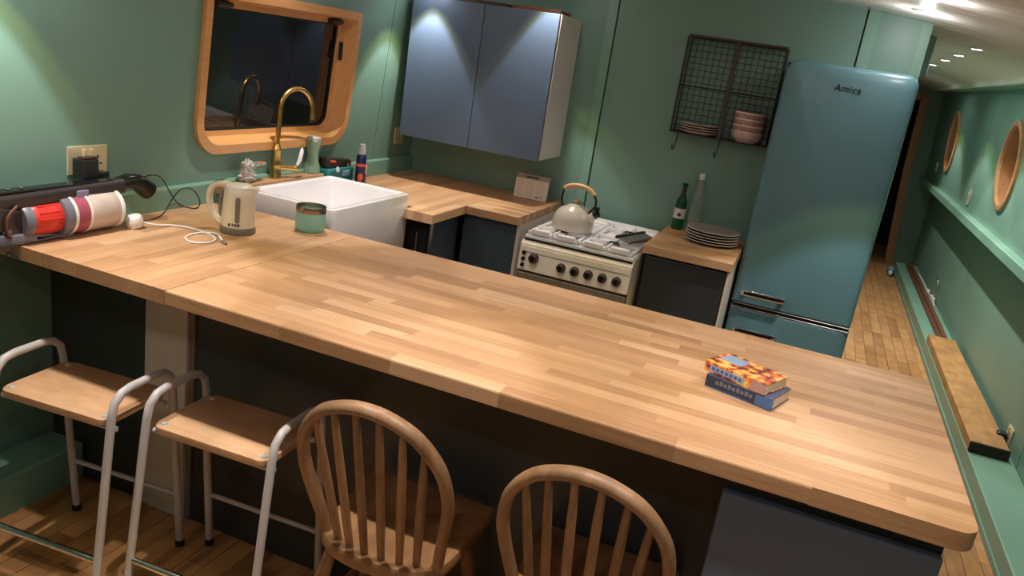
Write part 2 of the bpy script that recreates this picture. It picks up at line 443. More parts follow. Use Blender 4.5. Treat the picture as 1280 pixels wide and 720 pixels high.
M().box(XP-.05, 3.3, Y_END+1.15, Y_END+1.2, 0, 2.1).build('wall_cabin', 'dark_void')  # darkness of the unlit cabin painted as a near-black colour
tag(bpy.data.objects['wall_cabin'], 'wall of the cabin beyond the doorway, coloured near black as unlit', 'wall', kind='structure')

# ---------------------------------------------------------------- window over the sink
w1 = thing('window_1', 'oak framed kitchen window, black with night outside', 'window', (0, 1.26, WZ0), kind='structure')
def ring_prism(m, lo, li, xo0, xo1):
    """frame between outline lo and outline li (same count); x offsets from the leaning wall"""
    P = lambda L, d: [(xl(z)+d, y, z) for y, z in L]
    A, B, C, D = m.verts(P(lo, xo1)), m.verts(P(li, xo1)), m.verts(P(li, xo0)), m.verts(P(lo, xo0)); n = len(lo)
    for i in range(n):
        j = (i+1) % n
        for a, b in ((A, B), (B, C), (C, D), (D, A)): m.face([a[i], a[j], b[j], b[i]])
    return m
rad_o, rad_m, rad_i = (.125, .125, .02, .02), (.10, .10, .012, .012), (.075, .075, .012, .012)
o_out = rr(WY0, WY1, WZ0, WZ1, rad_o, 8); o_mid = rr(WY0+.034, WY1-.034, WZ0+.034, WZ1-.034, rad_m, 8)
ring_prism(M(), o_out, o_mid, -.02, .016).build('surround', 'frame_oak', w1, True, 40)
o_gl = rr(WY0+.052, WY1-.052, WZ0+.055, WZ1-.045, rad_i, 8)
m = M(); P = lambda L, d: [(xl(z)+d, y, z) for y, z in L]
m.loops([P(o_mid, .012), P(o_gl, -.058)], False, False); m.loops([P(rr(WY0+.02, WY1-.02, WZ0+.02, WZ1-.02, rad_m, 8), -.015), P(rr(WY0+.03, WY1-.03, WZ0+.03, WZ1-.03, rad_i, 8), -.07)], False, False)
m.build('lining', 'frame_oak', w1, True, 40)
o_in = rr(WY0+.072, WY1-.072, WZ0+.075, WZ1-.065, (.06, .06, .01, .01), 8)
ring_prism(M(), rr(WY0+.045, WY1-.045, WZ0+.048, WZ1-.04, rad_i, 8), o_in, -.082, -.056).build('sash_frame', 'frame_oak', w1, True, 40)
o_in2 = rr(WY0+.08, WY1-.08, WZ0+.083, WZ1-.073, (.055, .055, .01, .01), 8)
ring_prism(M(), o_in, o_in2, -.082, -.062).build('gasket', 'gasket', w1, True, 40)
m = M(); v = m.verts(P(o_in, -.07)); m.face(v); m2 = m.verts(P(o_in, -.078)); m.face(m2)
m.build('pane', 'window_glass', w1, True)
for yy in (WY0+.14, WY1-.13):
    m = M(); m.box(xl(1.63)-.056, xl(1.63)-.03, yy-.035, yy+.035, 1.622, 1.647, .004)
    m.cyl((xl(1.63)-.03, yy-.04, 1.635), (xl(1.63)-.03, yy+.04, 1.635), .009, n=10); m.build('hinge', 'black_plastic', w1, True)
m = M().box(xl(1.5)-.05, xl(1.5)-.034, WY1-.06, WY1-.046, 1.47, 1.55, .004); m.build('stay', 'black_plastic', w1, True)
# outside of the window: the dark night hull side
def porthole(idx, c, label):
    w = thing('window_%d' % idx, label, 'porthole', (xr(c[1]), c[0], c[1]-PR), kind='structure')
    Q = lambda L, d: [(xr(z)+d, y, z) for y, z in L]
    m = M()
    m.loops([Q(circ(c, PR), .004), Q(circ(c, PR), -.016), Q(circ(c, PR-.008), -.02), Q(circ(c, PR-.035), -.018), Q(circ(c, PR-.038), .0)], False, False).build('surround', 'porthole_trim', w, True, 40)
    M().loops([Q(circ(c, PR-.036), -.01), Q(circ(c, PR-.045), .115)], False, False).build('lining', 'porthole_wood', w, True, 40)
    M().loops([Q(circ(c, PR-.03), .1), Q(circ(c, PR-.075), .1), Q(circ(c, PR-.08), .112)], False, False).build('frame_ring', 'brass', w, True, 40)
    m = M(); m.face(m.verts(Q(circ(c, PR-.04), .11))); m.build('pane', 'window_glass', w, True)
    m = M().box(xr(c[1])+.06, xr(c[1])+.095, c[0]+.13, c[0]+.16, c[1]-.05, c[1]+.02, .004).build('catch', 'steel', w, True)
porthole(2, PORT[0], 'round wood lined porthole closer to the long timber on the step')
porthole(3, PORT[1], 'round wood lined porthole closer to the far doorway')

# ---------------------------------------------------------------- ceiling downlights
def downlight(x, y, label='recessed ceiling downlight over the kitchen and counter', group='ceiling downlights', power=1.0, ang=68, beam=True, glow=1.0, spill=1.0):
    z = zc(x); t = thing('ceiling_downlight', label, 'downlight', (x, y, z), 0, group)
    n = Vector((-.17*(x-1.6), 0, -1)).normalized()
    c = Vector((0, 0, 0))
    M().lathe([(.042, 0.0), (.042, .004), (.036, .006), (.029, .004), (.029, .0005)], c, n, 24).build('rim', 'white_plastic', t, smooth=40)
    M().lathe([(.0, .0045), (.027, .0045), (.027, .001)], c, n, 20, False, False).build('lens', 'led', t)
    def lamp(nm, kind, col, e, a, bl, dz):
        ld = bpy.data.lights.new(nm, kind); ld.energy = e; ld.color = col; ld.shadow_soft_size = .012
        if kind == 'SPOT': ld.spot_size = R(a); ld.spot_blend = bl
        lo = bpy.data.objects.new(nm, ld); COL.objects.link(lo); lo.parent = t; lo.location = (0, 0, -dz)
    if beam:
        lamp('lamp', 'SPOT', (.95, .92, 1.0), LAMP*power, ang-2, .22, .012)
        lamp('lamp_halo', 'SPOT', (1.0, .84, .20), LAMP*.34*power, ang+7, .16, .012)
    lamp('lamp_spill', 'SPOT', (1.0, .98, .99), LAMP*SPILL*spill*power, 168, .5, .012)
    if glow: lamp('lamp_glow', 'POINT', (1.0, .97, .94), LAMP*GLOW*power*(glow if beam else 6), 0, 0, .045)
for (x, y, p, sp_, where) in ((.2, 2.03, 1, .25, 'in the corner over the wall cabinet end by the window'), (.83, 2.03, 1, .25, 'in front of the wall cabinet end by the cooker'),
        (.22, 1.12, 1.1, 1, 'over the butler sink'), (1.0, 1.05, .6, 1, 'over the galley floor beside the sink'), (1.7, 1.05, .7, 1, 'over the galley floor in front of the cooker'),
        (.22, -.07, 1.6, 2.2, 'over the vacuum end of the bar'), (1.0, -.12, 1.6, 2.2, 'over the bar between stool and chair'), (1.75, -.12, 1.5, 2.2, 'over the chair beside the end cabinet'),
        (2.45, -.12, 1, 1.5, 'over the open end of the breakfast bar'), (.6, -1.25, 1.4, 2.2, 'over the seating floor by the window wall'), (1.9, -1.4, 1.4, 2.2, 'over the middle of the seating floor'),
        (2.75, -1.3, 1.4, 2.2, 'over the seating floor by the porthole wall'), (2.4, .75, .7, 1, 'over the bar behind the books')):
    downlight(x, y, 'recessed ceiling downlight '+where, power=p, spill=sp_)
downlight(2.33, 2.1, 'recessed ceiling downlight directly above the fridge front', power=.8, beam=False)
downlight(2.36, 1.62, 'recessed ceiling downlight just out from the fridge, nearer the counter', power=1.9, spill=.4, glow=1.6)
for y, k in zip((2.95, 3.55, 4.15, 4.85, 6.2), ('first', 'second', 'third', 'fourth', 'fifth')):
    downlight(2.66, y, 'recessed downlight, %s along the passage ceiling counting from the fridge' % k, 'passage downlights', 1.6, ang=92, glow=0, spill=1.5)

# ---------------------------------------------------------------- worktops built of staves
def staves(parent, x0, x1, y0, y1, along='x', w=.045, front=None, corner=None, z1=H, lens=(.28, .36, .45, .55), starts=None):
    """rows of oak staves; front = side with a softened top edge ('lo' / 'hi' across the grain)"""
    a0, a1, c0, c1 = (x0, x1, y0, y1) if along == 'x' else (y0, y1, x0, x1)
    n = max(1, round((c1-c0)/w)); w = (c1-c0)/n
    for i in range(n):
        p0, p1 = c0+i*w, c0+(i+1)*w
        s0 = starts((p0+p1)/2) if starts else a0
        cuts = [s0]; t = s0+rng.uniform(.08, .4)
        while t < a1-.09: cuts.append(t); t += rng.choice(lens)*rng.uniform(.85, 1.15)
        cuts.append(a1)
        for k in range(len(cuts)-1):
            q0, q1 = cuts[k], cuts[k+1]
            m = M(); b = .005; zb = z1-T
            if front == 'lo' and i == 0: prof = [(p0, zb+.002), (p0+.002, zb), (p1, zb), (p1, z1), (p0+b, z1), (p0+.0015, z1-.0015), (p0, z1-b)]
            elif front == 'hi' and i == n-1: prof = [(p0, zb), (p1, zb), (p1, z1-b), (p1-.0015, z1-.0015), (p1-b, z1), (p0, z1)]
            else: prof = [(p0, zb), (p1, zb), (p1, z1), (p0, z1)]
            if corner and i == 0 and k == len(cuts)-2 and along == 'x':
                r = .04; arc = [(q1-r+r*math.sin(R(a)), p0+r-r*math.cos(R(a))) for a in range(0, 91, 15)]
                arc = [(px, min(py, p1)) for px, py in arc]
                m.prism([(q0, p0)]+arc+[(q1, p1), (q0, p1)], 2, zb, z1)
            elif along == 'x': m.prism(prof, 0, q0, q1)
            else: m.prism([(p, z) for p, z in prof], 1, q0, q1)
            m.build('stave', 'oak_x' if along == 'x' else 'oak_y', parent, True)
XJ, DP, WP = .615, .905, 2.53
pw = thing('peninsula_worktop', 'long oak block worktop of the breakfast bar peninsula', 'worktop', (1.6, .45, H-T), group=None)
staves(pw, XJ+.0012, WP, 0, DP, 'x', .043, 'lo', True)
lw = thing('corner_worktop', 'square oak worktop under the vacuum and cream kettle', 'worktop', (.3, .45, H-T))
staves(lw, .0, XJ-.0012, 0, DP, 'y', .044)
sw = thing('side_worktop', 'oak worktop beyond the sink running to the cabinet corner', 'worktop', (.3, 2.0, H-T))
staves(sw, .0, .628, 1.49, Y_FAR-.003, 'y', .045, 'hi', starts=lambda x: 1.568 if x < .49 else 1.492)
cw = thing('cooker_worktop', 'short oak worktop beside the cooker with the printed carton', 'worktop', (.76, 2.15, H-T))
staves(cw, .630, .898, 1.844, Y_FAR-.003, 'x', .044, 'lo', lens=(.2, .3))
kw = thing('small_worktop', 'small oak worktop between cooker and fridge under the plates', 'worktop', (1.67, 2.15, H-T))
staves(kw, 1.475, 1.862, 1.88, Y_FAR-.003, 'x', .045, 'lo', lens=(.25, .35))
tl = M().box(-.018, .058, .885, 1.515, .945, .978, .003).build('tap_ledge', 'oak_y')
tag(tl, 'narrow oak ledge behind the sink carrying the tap', 'ledge')

# ---------------------------------------------------------------- peninsula base
pb = thing('breakfast_counter', 'slate panelled base under the breakfast bar, overhang shade in its colour', 'counter base', (1.2, .31, 0))
M().box(XLL+.002, .262, .3, .32, 0, H-T, .002).build('panel', 'slate_shaded', pb, True)  # shade of the worktop overhang is in the panel colour
M().box(.458, 2.07, .3, .32, 0, H-T, .002).build('panel', 'slate_shaded', pb, True)
M().box(XJ+.02, 2.05, .84, .86, 0.1, H-T, .002).build('back_panel', 'slate', pb, True)
st = thing('pillar_panel', 'pale unpainted pillar between the dark base panels', 'pillar', (.36, .29, 0))
M().box(.264, .412, .288, .32, 0, H-T-.001, .002).build('board', 'white_panel', st, True)
M().box(.416, .436, .280, .32, 0, H-T-.001, .002).build('corner_strip', 'white_panel', st, True)
M().box(.437, .456, .292, .32, 0, H-T-.001, .002).build('edge_board', 'grey_plastic', st, True)
ec = thing('end_cabinet', 'slate grey cabinet closing the open end of the breakfast bar', 'cabinet', (2.28, .4, 0))
M().box(2.072, 2.49, .045, .86, 0, H-T-.001, .002).build('carcass', 'slate_shaded', ec, True)
M().box(2.07, 2.49, .022, .043, .02, .832, .003).build('door', 'slate_lit', ec, True)

# ---------------------------------------------------------------- base cabinets, far side
bc = thing('sink_cabinet', 'dark open cabinet under the butler sink', 'cabinet', (.25, 1.25, 0))
M().box(.0, .02, .93, 1.58, 0, .68).build('back', 'slate_shaded', bc, True)
M().box(.02, .45, 1.56, 1.58, 0, .695).build('side', 'slate_shaded', bc, True)
M().box(.02, .45, .935, .955, 0, .695).build('side', 'slate_shaded', bc, True)
M().box(.02, .45, .957, 1.558, .66, .695).build('support', 'slate_shaded', bc, True)
bc = thing('appliance_bay', 'built-in appliance bay beside the butler sink, void shade in its colour', 'appliance', (.3, 1.8, 0))
M().box(.02, .565, 1.60, 2.2, 0, H-T-.002, .004).build('body', 'dark_void', bc, True)  # near-black colour stands in for the shade of the void
M().box(.566, .58, 1.60, 1.88, .1, H-T-.01, .003).build('door', 'slate', bc, True)
M().cyl((.52, 1.58, .5), (.52, 1.58, .80), .005, n=10).build('handle', 'steel', bc, True)
M().box(.30, .566, 1.585, 1.598, .1, .86, .002).build('side_panel', 'dark_void', bc, True)  # near-black sheet painting the shade under the worktop end
M().box(.585, .600, 1.575, 1.590, 0, H-T-.001, .002).build('edge_trim', 'steel', bc, True)
cb = thing('corner_cabinet', 'slate cabinet with glossy door left of the cooker', 'cabinet', (.75, 2.1, 0))
M().box(.605, .878, 1.905, 2.44, 0, H-T-.001, .002).build('carcass', 'slate_shaded', cb, True)
M().box(.605, .876, 1.885, 1.903, .1, H-T-.008, .003).build('door', 'slate', cb, True)
M().box(.880, .897, 1.875, 2.45, 0, H-T-.001, .002).build('side_panel', 'white_panel', cb, True)
sc = thing('small_cabinet', 'dark slate cabinet between cooker and fridge', 'cabinet', (1.67, 2.1, 0))
M().box(1.49, 1.842, 1.925, 2.44, 0, H-T-.001, .002).build('carcass', 'slate_shaded', sc, True)
M().box(1.487, 1.840, 1.902, 1.922, .1, H-T-.012, .003).build('door', 'slate_shaded', sc, True)
M().box(1.845, 1.855, 1.905, 2.44, 0, H-T-.001, .002).build('side_panel', 'white_panel', sc, True)

# ---------------------------------------------------------------- butler sink
sk = thing('butler_sink', 'deep white ceramic butler sink', 'sink', (.27, 1.26, .70))
SX0, SX1, SY0, SY1, SZ0, SZ1 = .060, .482, .962, 1.556, .697, .969
m = M()
def rect(ins, z, r): return [(x, y, z) for x, y in rr(SX0+ins, SX1-ins, SY0+ins, SY1-ins, r, 5)]
m.loops([rect(.012, SZ0, .02), rect(.0, SZ0+.012, .022), rect(0, SZ1-.006, .022), rect(.003, SZ1-.001, .02), rect(.008, SZ1, .018), rect(.02, SZ1, .016), rect(.026, SZ1-.003, .02), rect(.029, SZ1-.012, .022), rect(.034, SZ0+.05, .03), rect(.05, SZ0+.03, .04)], True, True)
m.build('basin', 'ceramic', sk, True, 50)
M().lathe([(.03, 0), (.045, .004), (.045, .0)], (.27, 1.26, SZ0+.031), n=20).build('waste', 'chrome', sk, True, 40)

# ---------------------------------------------------------------- tap
tp = thing('kitchen_tap', 'brass swan neck tap with a white ceramic lever', 'tap', (.022, 1.212, .979))
M().lathe([(.026, 0), (.026, .006), (.024, .012), (.021, .04), (.020, .05), (.022, .055), (.0205, .06), (.019, .11), (.021, .115), (.021, .121), (.016, .13), (.0125, .145)], n=20).build('body', 'brass', tp, smooth=40)
neck = [(0, 0, .14), (0, .004, .2), (0, .006, .27)]
import math as _m
for a in range(0, 191, 19):
    neck.append((.02*a/190*1.2, .086-.08*math.cos(R(a)), .295+.075*math.sin(R(a))))
d_ = (Vector(neck[-1])-Vector(neck[-2])).normalized(); neck.append(tuple(Vector(neck[-1])+d_*.025))
neck = [(px+ (py*.12), py, pz) for px, py, pz in neck]
s = M().tube(neck, .0105, 12).build('spout', 'brass', tp, smooth=50)
e_ = Vector(neck[-1]); M().cyl(e_-d_*.012, e_+d_*.012, .0135, .0145, 14).build('nozzle', 'brass', s, smooth=40)
vb = M(); vb.cyl((.0, .01, .045), (.03, .085, .04), .013, .012, 14); vb.sph((.032, .09, .04), .016, 12, 8); vb.build('valve', 'brass', tp, smooth=50)
lv = M().tube([(.034, .094, .045), (.042, .105, .075), (.045, .112, .115), (.045, .112, .13)], [.005, .009, .0085, .003], 12).build('lever', 'ceramic', tp, smooth=60)
M().sph((.045, .112, .134), .0065, 10, 8).build('finial', 'brass', lv, smooth=60)

# ---------------------------------------------------------------- cooker
ck = thing('gas_cooker', 'cream freestanding gas cooker with brown knobs', 'cooker', (1.2, 2.05, 0))
KX0, KX1, KY = .958, 1.466, 1.745
M().box(KX0, KX1, 1.80, 2.40, .03, .85, .004).build('body', 'enamel_cream', ck, True)
fa = M().prism([(KY, .70), (KY-.006, .705), (KY+.004, .822), (KY+.02, .836), (1.80, .84), (1.80, .70)], 0, KX0-.002, KX1+.002)
fa = fa.build('fascia', 'enamel_cream', ck, True, 30)
M().prism([(KY-.004, .79), (KY-.002, .812), (KY+.006, .812), (KY+.006, .79)], 0, KX0+.004, KX1-.004).build('trim_band', 'enamel_cream', fa, True)
M().box(KX0, KX1, KY+.01, KY+.05, .694, .70).build('shadow_gap', 'dark_void', ck, True)
od = M().box(KX0+.002, KX1-.002, KY-.002, 1.80, .20, .692, .006).build('oven_door', 'brown_glass', ck, True)
M().box(KX0+.09, KX1-.09, KY-.004, KY, .30, .60, .001).build('glass', 'black_gloss', od, True)
M().cyl((KX0+.06, KY-.035, .655), (KX1-.06, KY-.035, .655), .009, n=10).build('handle', 'enamel_cream', od, True, 40)
for kx, kz, kr in ((1.028, .765, .0215), (1.160, .752, .0195), (1.223, .751, .0195), (1.286, .751, .0195), (1.350, .751, .0195), (1.414, .751, .0195)):
    kn = M().lathe([(kr*1.05, 0), (kr*1.08, .004), (kr, .006), (kr*.92, .022), (kr*.7, .026), (0, .026)], (kx, KY-.002, kz), (0, -1, .06), 20).build('knob', 'knob_brown', ck, True, 40)
    M().box(kx-.004, kx+.004, KY-.034, KY-.026, kz-kr*.75, kz+kr*.75, .001).build('grip', 'black_gloss', kn, True)
for kz in (.782, .754, .726):
    M().lathe([(.0095, 0), (.009, .008), (.007, .012), (0, .012)], (.979, KY-.003, kz), (0, -1, .06), 14).build('button', 'black_gloss', ck, True, 40)
hob = M().prism([(KX0+.004, KY+.024), (KX1-.004, KY+.024), (KX1-.002, 2.38), (KX0+.002, 2.38)], 2, .842, .858, .004, True).build('hob', 'enamel_white', ck, True)
M().box(KX0+.006, KX1-.006, KY+.016, KY+.06, .8362, .8450).build('hob_gap', 'dark_void', ck, True)
BX = (KX0+.13, KX1-.13); BY = (1.905, 2.20)
for by in BY:
    for bx in BX:
        b = M().lathe([(.042, 0), (.042, .008), (.03, .012), (.03, .018), (.026, .02), (0, .02)], (bx, by, .858), n=20).build('burner', 'steel', ck, True, 40)
        M().lathe([(.022, 0), (.022, .004), (0, .005)], (bx, by, .878), n=16).build('burner_cap', 'black_plastic', b, True, 40)
# white enamel pan supports: one frame for each half with raised fingers
for bx in BX:
    m = M(); x0, x1 = bx-.118, bx+.118; y0, y1 = 1.775, 2.335
    for by in (y0+.008, (y0+y1)/2, y1-.008): m.box(x0, x1, by-.007, by+.007, .862, .876, .002, 1)
    for xx in (x0+.007, x1-.007): m.box(xx-.007, xx+.007, y0, y1, .862, .876, .002, 1)
    for by in BY:
        for a in (0, 90, 180, 270):
            dx, dy = math.cos(R(a)), math.sin(R(a)); L1 = .112 if a % 180 == 0 else .132
            q = Matrix.Translation((bx, by, 0)) @ Matrix.Rotation(R(a), 4, 'Z')
            m.box(.03, L1, -.005, .005, .866, .884, .002, 1, q)
    for xx in (x0+.012, x1-.012):
        for yy in (y0+.012, y1-.012): m.box(xx-.008, xx+.008, yy-.008, yy+.008, .857, .864)
    m.build('pan_support', 'enamel_white', ck, True)
for bx in BX:      # raised front lips of the supports
    for s_ in (-1, 1):
        M().box(bx+s_*.06-.042, bx+s_*.06+.042, 1.772, 1.80, .862, .888, .005).build('support_lip', 'enamel_white', ck, True)
M().box(KX0+.02, KX1-.02, 2.345, 2.395, .852, .882, .006).build('rear_vent', 'enamel_white', ck, True)
# grill pan left leaning on the hob
gt = thing('grill_tray', 'grey metal tray with black edge propped on the hob corner', 'tray', (1.395, 2.02, .886), R(-8))
q = Matrix.Rotation(R(-4), 4, 'X') @ Matrix.Rotation(R(14), 4, 'Y')
M().box(-.015, .045, -.18, .18, .012, .018, .003, 2, q).build('plate', 'tray_grey', gt)
M().box(-.026, -.014, -.185, .185, .012, .024, .003, 2, q).build('edge_strip', 'black_plastic', gt)
M().box(.042, .048, -.18, .18, .012, .03, .002, 2, q).build('rim', 'tray_grey', gt)

# stove kettle
sk2 = thing('stovetop_kettle', 'round cream whistling kettle with a wooden handle', 'kettle', (1.118, 1.955, .887), R(-6))
M().lathe([(.088, 0), (.094, .004), (.096, .02), (.093, .05), (.082, .078), (.062, .098), (.04, .108), (.038, .110)], n=32).build('body', 'kettle_cream', sk2, smooth=40)
ld = M().lathe([(.040, .108), (.038, .112), (.02, .118), (.004, .12)], n=24).build('lid', 'kettle_cream', sk2, smooth=40)
M().lathe([(.006, .119), (.007, .125), (.013, .129), (.014, .136), (.008, .141), (0, .142)], n=16).build('lid_knob', 'beech', ld, smooth=40)
sp = M().cyl((.075, -.01, .062), (.108, -.014, .092), .021, .016, 16).build('spout', 'kettle_cream', sk2, smooth=40)
wh = M(); wh.cyl((.104, -.014, .09), (.118, -.016, .102), .019, .017, 14); wh.box(.098, .122, -.022, -.008, .105, .13, .004); wh.build('whistle', 'black_plastic', sp, smooth=40)
h = M(); h.tube(cr([(-.062, 0, .092), (-.075, 0, .13), (-.07, 0, .17), (-.052, 0, .185)], 5), .0055, 8); h.tube(cr([(.066, 0, .09), (.092, 0, .122), (.092, 0, .155), (.074, 0, .182)], 5), .0055, 8)
h.build('handle_wire', 'black_plastic', sk2, smooth=60)
M().tube(cr([(-.066, 0, .178), (-.045, 0, .193), (.0, 0, .202), (.05, 0, .196), (.082, 0, .174)], 5), .0115, 10).build('grip', 'beech', sk2, smooth=60)

# printed carton standing on the worktop
pc = thing('printed_carton', 'cream printed carton with a finger slot standing on the worktop', 'carton', (.762, 2.33, H), R(3))
q = Matrix.Rotation(R(-8), 4, 'X')
M().box(-.086, .086, -.012, .02, .0015, .102, .001, 1, q).build('box', 'card', pc)
m = M(); m.prism([(-.012, .101), (.02, .101), (.024, .125), (.018, .127)], 0, -.086, .086).xf(q); m.build('flap', 'card_grey', pc)
M().box(-.035, .03, -.0035, .0, .107, .117, .0, 1, q @ Matrix.Rotation(R(-40), 4, 'X') if False else q).build('finger_slot', 'print_dark', pc)
for cx0, cx1 in ((-.076, -.032), (-.026, .022), (.03, .078)):
    for k in range(9):
        if cx0 > 0 and k == 7: continue
        zz = .092-.0095*k; M().box(cx0, cx1-rng.uniform(0, .012), -.0124, -.0118, zz-.003, zz, mat=q).build('print_line', 'print_grey', pc)
M().box(.03, .05, -.0126, -.012, .016, .021, mat=q).build('print_line', 'print_dark', pc); M().box(.056, .072, -.0126, -.012, .022, .026, mat=q).build('print_line', 'print_dark', pc)

# ---------------------------------------------------------------- wall cabinet
wc = thing('wall_cabinet', 'slate blue two door wall cabinet with pale sides', 'cabinet', (.46, 2.3, 1.14))
CX0, CX1, CY, CZ0, CZ1 = .083, .848, 2.12, 1.14, 1.818
M().box(CX0, CX1, CY+.022, Y_FAR-.001, CZ0, CZ1, .002).build('carcass', 'white_panel', wc, True)
cm = .468
M().box(CX0, cm-.0015, CY, CY+.019, CZ0-.004, CZ1-.001, .0015, 1).build('door', 'slate_lit', wc, True)
M().box(cm+.0015, CX1-.004, CY, CY+.019, CZ0-.004, CZ1-.001, .0015, 1).build('door', 'slate_lit', wc, True)
M().box(CX0+.002, CX1-.005, CY+.0185, CY+.0225, CZ0+.002, CZ1-.002).build('door_gap', 'dark_void', wc, True)
tr = M(); tr.box(.30, .56, 2.16, 2.33, CZ1+.001, CZ1+.016, .003); tr = tr.build('serving_tray', 'dark_brown'); tag(tr, 'dark flat tray lying on top of the wall cabinet', 'tray')
bt = M(); bt.box(.57, .82, 2.2, 2.36, CZ1+.001, CZ1+.02, .004); bt = bt.build('baking_tin', 'brown_board'); tag(bt, 'reddish brown flat board on top of the wall cabinet', 'board')

# ---------------------------------------------------------------- fridge
FX0, FX1, FY, FZ, FS = 1.868, 2.398, 2.19, 1.772, .662
fr = thing('fridge_freezer', 'tall teal retro fridge freezer with chrome handles', 'fridge', ((FX0+FX1)/2, FY+.3, 0))
def fdoor(z0, z1, rt_, rb_):
    # door with a swollen front and round edges: loops from back to front in xz
    m = M(); L = []
    for ins, y in ((0, .075), (0, .03), (.004, .014), (.012, .004), (.025, .0), (.05, -.004)):
        L.append([(x, FY+y, z) for x, z in rr(FX0+ins, FX1-ins, z0+min(ins, .012), z1-ins*(1 if rt_ > .02 else .3), (max(rb_-ins*.5, .004), max(rb_-ins*.5, .004), max(rt_-ins*.5, .004), max(rt_-ins*.5, .004)), 6)])
    return m.loops(L)
d1 = fdoor(FS+.006, FZ, .05, .006).build('fridge_door', 'fridge_paint', fr, True, 50)
d2 = fdoor(.07, FS-.006, .006, .02).build('freezer_door', 'fridge_paint', fr, True, 50)
m = M(); L = []
for y, ins in ((.078, .004), (.56, .004), (.585, .02)): L.append([(x, FY+y, z) for x, z in rr(FX0+ins, FX1-ins, .03, FZ-ins-.016, (.01, .01, .05, .05), 6)])
m.loops(L).build('body', 'fridge_body', fr, True, 50)
M().box(FX0+.03, FX1-.03, FY+.02, FY+.07, FS-.006, FS+.006).build('seam_gap', 'dark_void', fr, True)
M().box(FX0+.012, FX1-.004, FY-.004, FY+.02, FS-.012, FS-.0065, .002, 1).build('chrome_strip', 'chrome', fr, True)
M().box(FX0+.012, FX1-.004, FY-.004, FY+.02, FS+.0065, FS+.011, .002, 1).build('chrome_strip', 'chrome', fr, True)
for (hz, par) in ((.735, d1), (.556, d2)):
    hd = M().prism(rr(1.905, 2.10, hz-.012, hz+.014, (.008, .004, .004, .012), 4), 1, FY-.052, FY-.034, .003).build('handle', 'chrome', par, True, 40)
    M().box(1.918, 2.085, FY-.0535, FY-.0515, hz-.006, hz+.006).build('handle_inlay', 'black_gloss', fr, True)
    M().box(2.078, 2.098, FY-.036, FY+.0, hz-.010, hz+.004, .002).build('bracket', 'chrome', fr, True)
    M().box(1.91, 1.93, FY-.036, FY+.0, hz-.010, hz+.004, .002).build('bracket', 'chrome', fr, True)
for fx in (FX0+.05, FX1-.05): M().cyl((fx, FY+.1, 0), (fx, FY+.1, .035), .018, n=12).build('foot', 'black_plastic', fr, True)
def lettering(txt, size, parent, matw, matn='lettering', ext=.0012, name='lettering'):
    cu = bpy.data.curves.new('txt', 'FONT'); cu.body = txt; cu.size = size; cu.extrude = ext; cu.offset = size*.012; cu.shear = .12; cu.space_character = 1.08
    to = bpy.data.objects.new('txt', cu); COL.objects.link(to)
    dg = bpy.context.evaluated_depsgraph_get(); me = bpy.data.meshes.new_from_object(to.evaluated_get(dg))
    bpy.data.objects.remove(to)
    me.transform(matw)
    if parent in ROOT: me.transform(ROOT[parent].inverted())
    me.name = name; me.materials.clear(); me.materials.append(MATS[matn])
    o = bpy.data.objects.new(name, me); COL.objects.link(o); o.parent = parent
    return o
o = lettering('Amica', .040, d1, Matrix.Translation((2.078, FY-.0045, 1.668)) @ Matrix.Rotation(R(90), 4, 'X')); o['label'] = 'dark Amica lettering'

# ---------------------------------------------------------------- bottles and plates on the small worktop
gb = thing('beer_bottle', 'green glass bottle with a pale label on the small worktop', 'bottle', (1.522, 2.40, H))
M().lathe([(.024, 0), (.028, .004), (.028, .12), (.026, .14), (.014, .168), (.0115, .18), (.0115, .215), (.0135, .217), (.0135, .226), (.0, .226)], n=24).build('glass', 'green_glass', gb, smooth=40)
M().lathe([(.0284, .055), (.0284, .105)], n=24, cap0=False, cap1=False).build('label', 'label_white', gb, smooth=40)
M().sph((.003, -.0285, .076), (.010, .0012, .009), 12, 8).build('emblem', 'label_dark', gb)
M().lathe([(.0128, .165), (.0122, .178), (.0122, .205), (.0124, .206)], n=20, cap0=False, cap1=False).build('neck_foil', 'label_dark', gb, smooth=40)
M().lathe([(.014, .217), (.0145, .228), (.0, .231)], n=20).build('cap', 'green_glass', gb, smooth=40)
gb = thing('clear_bottle', 'tall clear glass bottle with white stopper on the small worktop', 'bottle', (1.592, 2.42, H))
M().lathe([(.025, 0), (.028, .005), (.028, .12), (.031, .14), (.028, .17), (.018, .2), (.012, .235), (.012, .262)], n=24).build('glass', 'clear_glass', gb, smooth=40)
M().lathe([(.0285, .04), (.0285, .075)], n=24, cap0=False, cap1=False).build('label', 'clear_glass', gb, smooth=40)
M().lathe([(.013, .258), (.0145, .262), (.0145, .283), (.011, .287), (0, .287)], n=16).build('stopper', 'white_plastic', gb, smooth=40)
def plate(name, label, loc, r, h, m_in, m_ed, group, tilt=0):
    t = thing(name, label, 'plate', loc, 0, group)
    M().lathe([(r*.55, 0), (r*.6, .001), (r*.97, h*.85), (r*.96, h), (r*.6, .005), (.0, .0045)], n=40).build('dish', m_in, t, smooth=40)
    M().lathe([(r*.965, h*.80), (r, h*.86), (r, h), (r*.96, h*1.02)], n=40, cap0=False, cap1=False).build('rim', m_ed, t, smooth=40)
for k in range(5):
    plate('dinner_plate', 'grey stoneware dinner plate, %s in the stack on the small worktop' % ('lowest', 'second from the bottom', 'middle one', 'second from the top', 'topmost')[k], (1.715+rng.uniform(-.003, .003), 2.225+rng.uniform(-.003, .003), H+.0005+.0125*k), .122, .016, 'plate_grey', 'plate_edge', 'dinner plates on the small worktop')

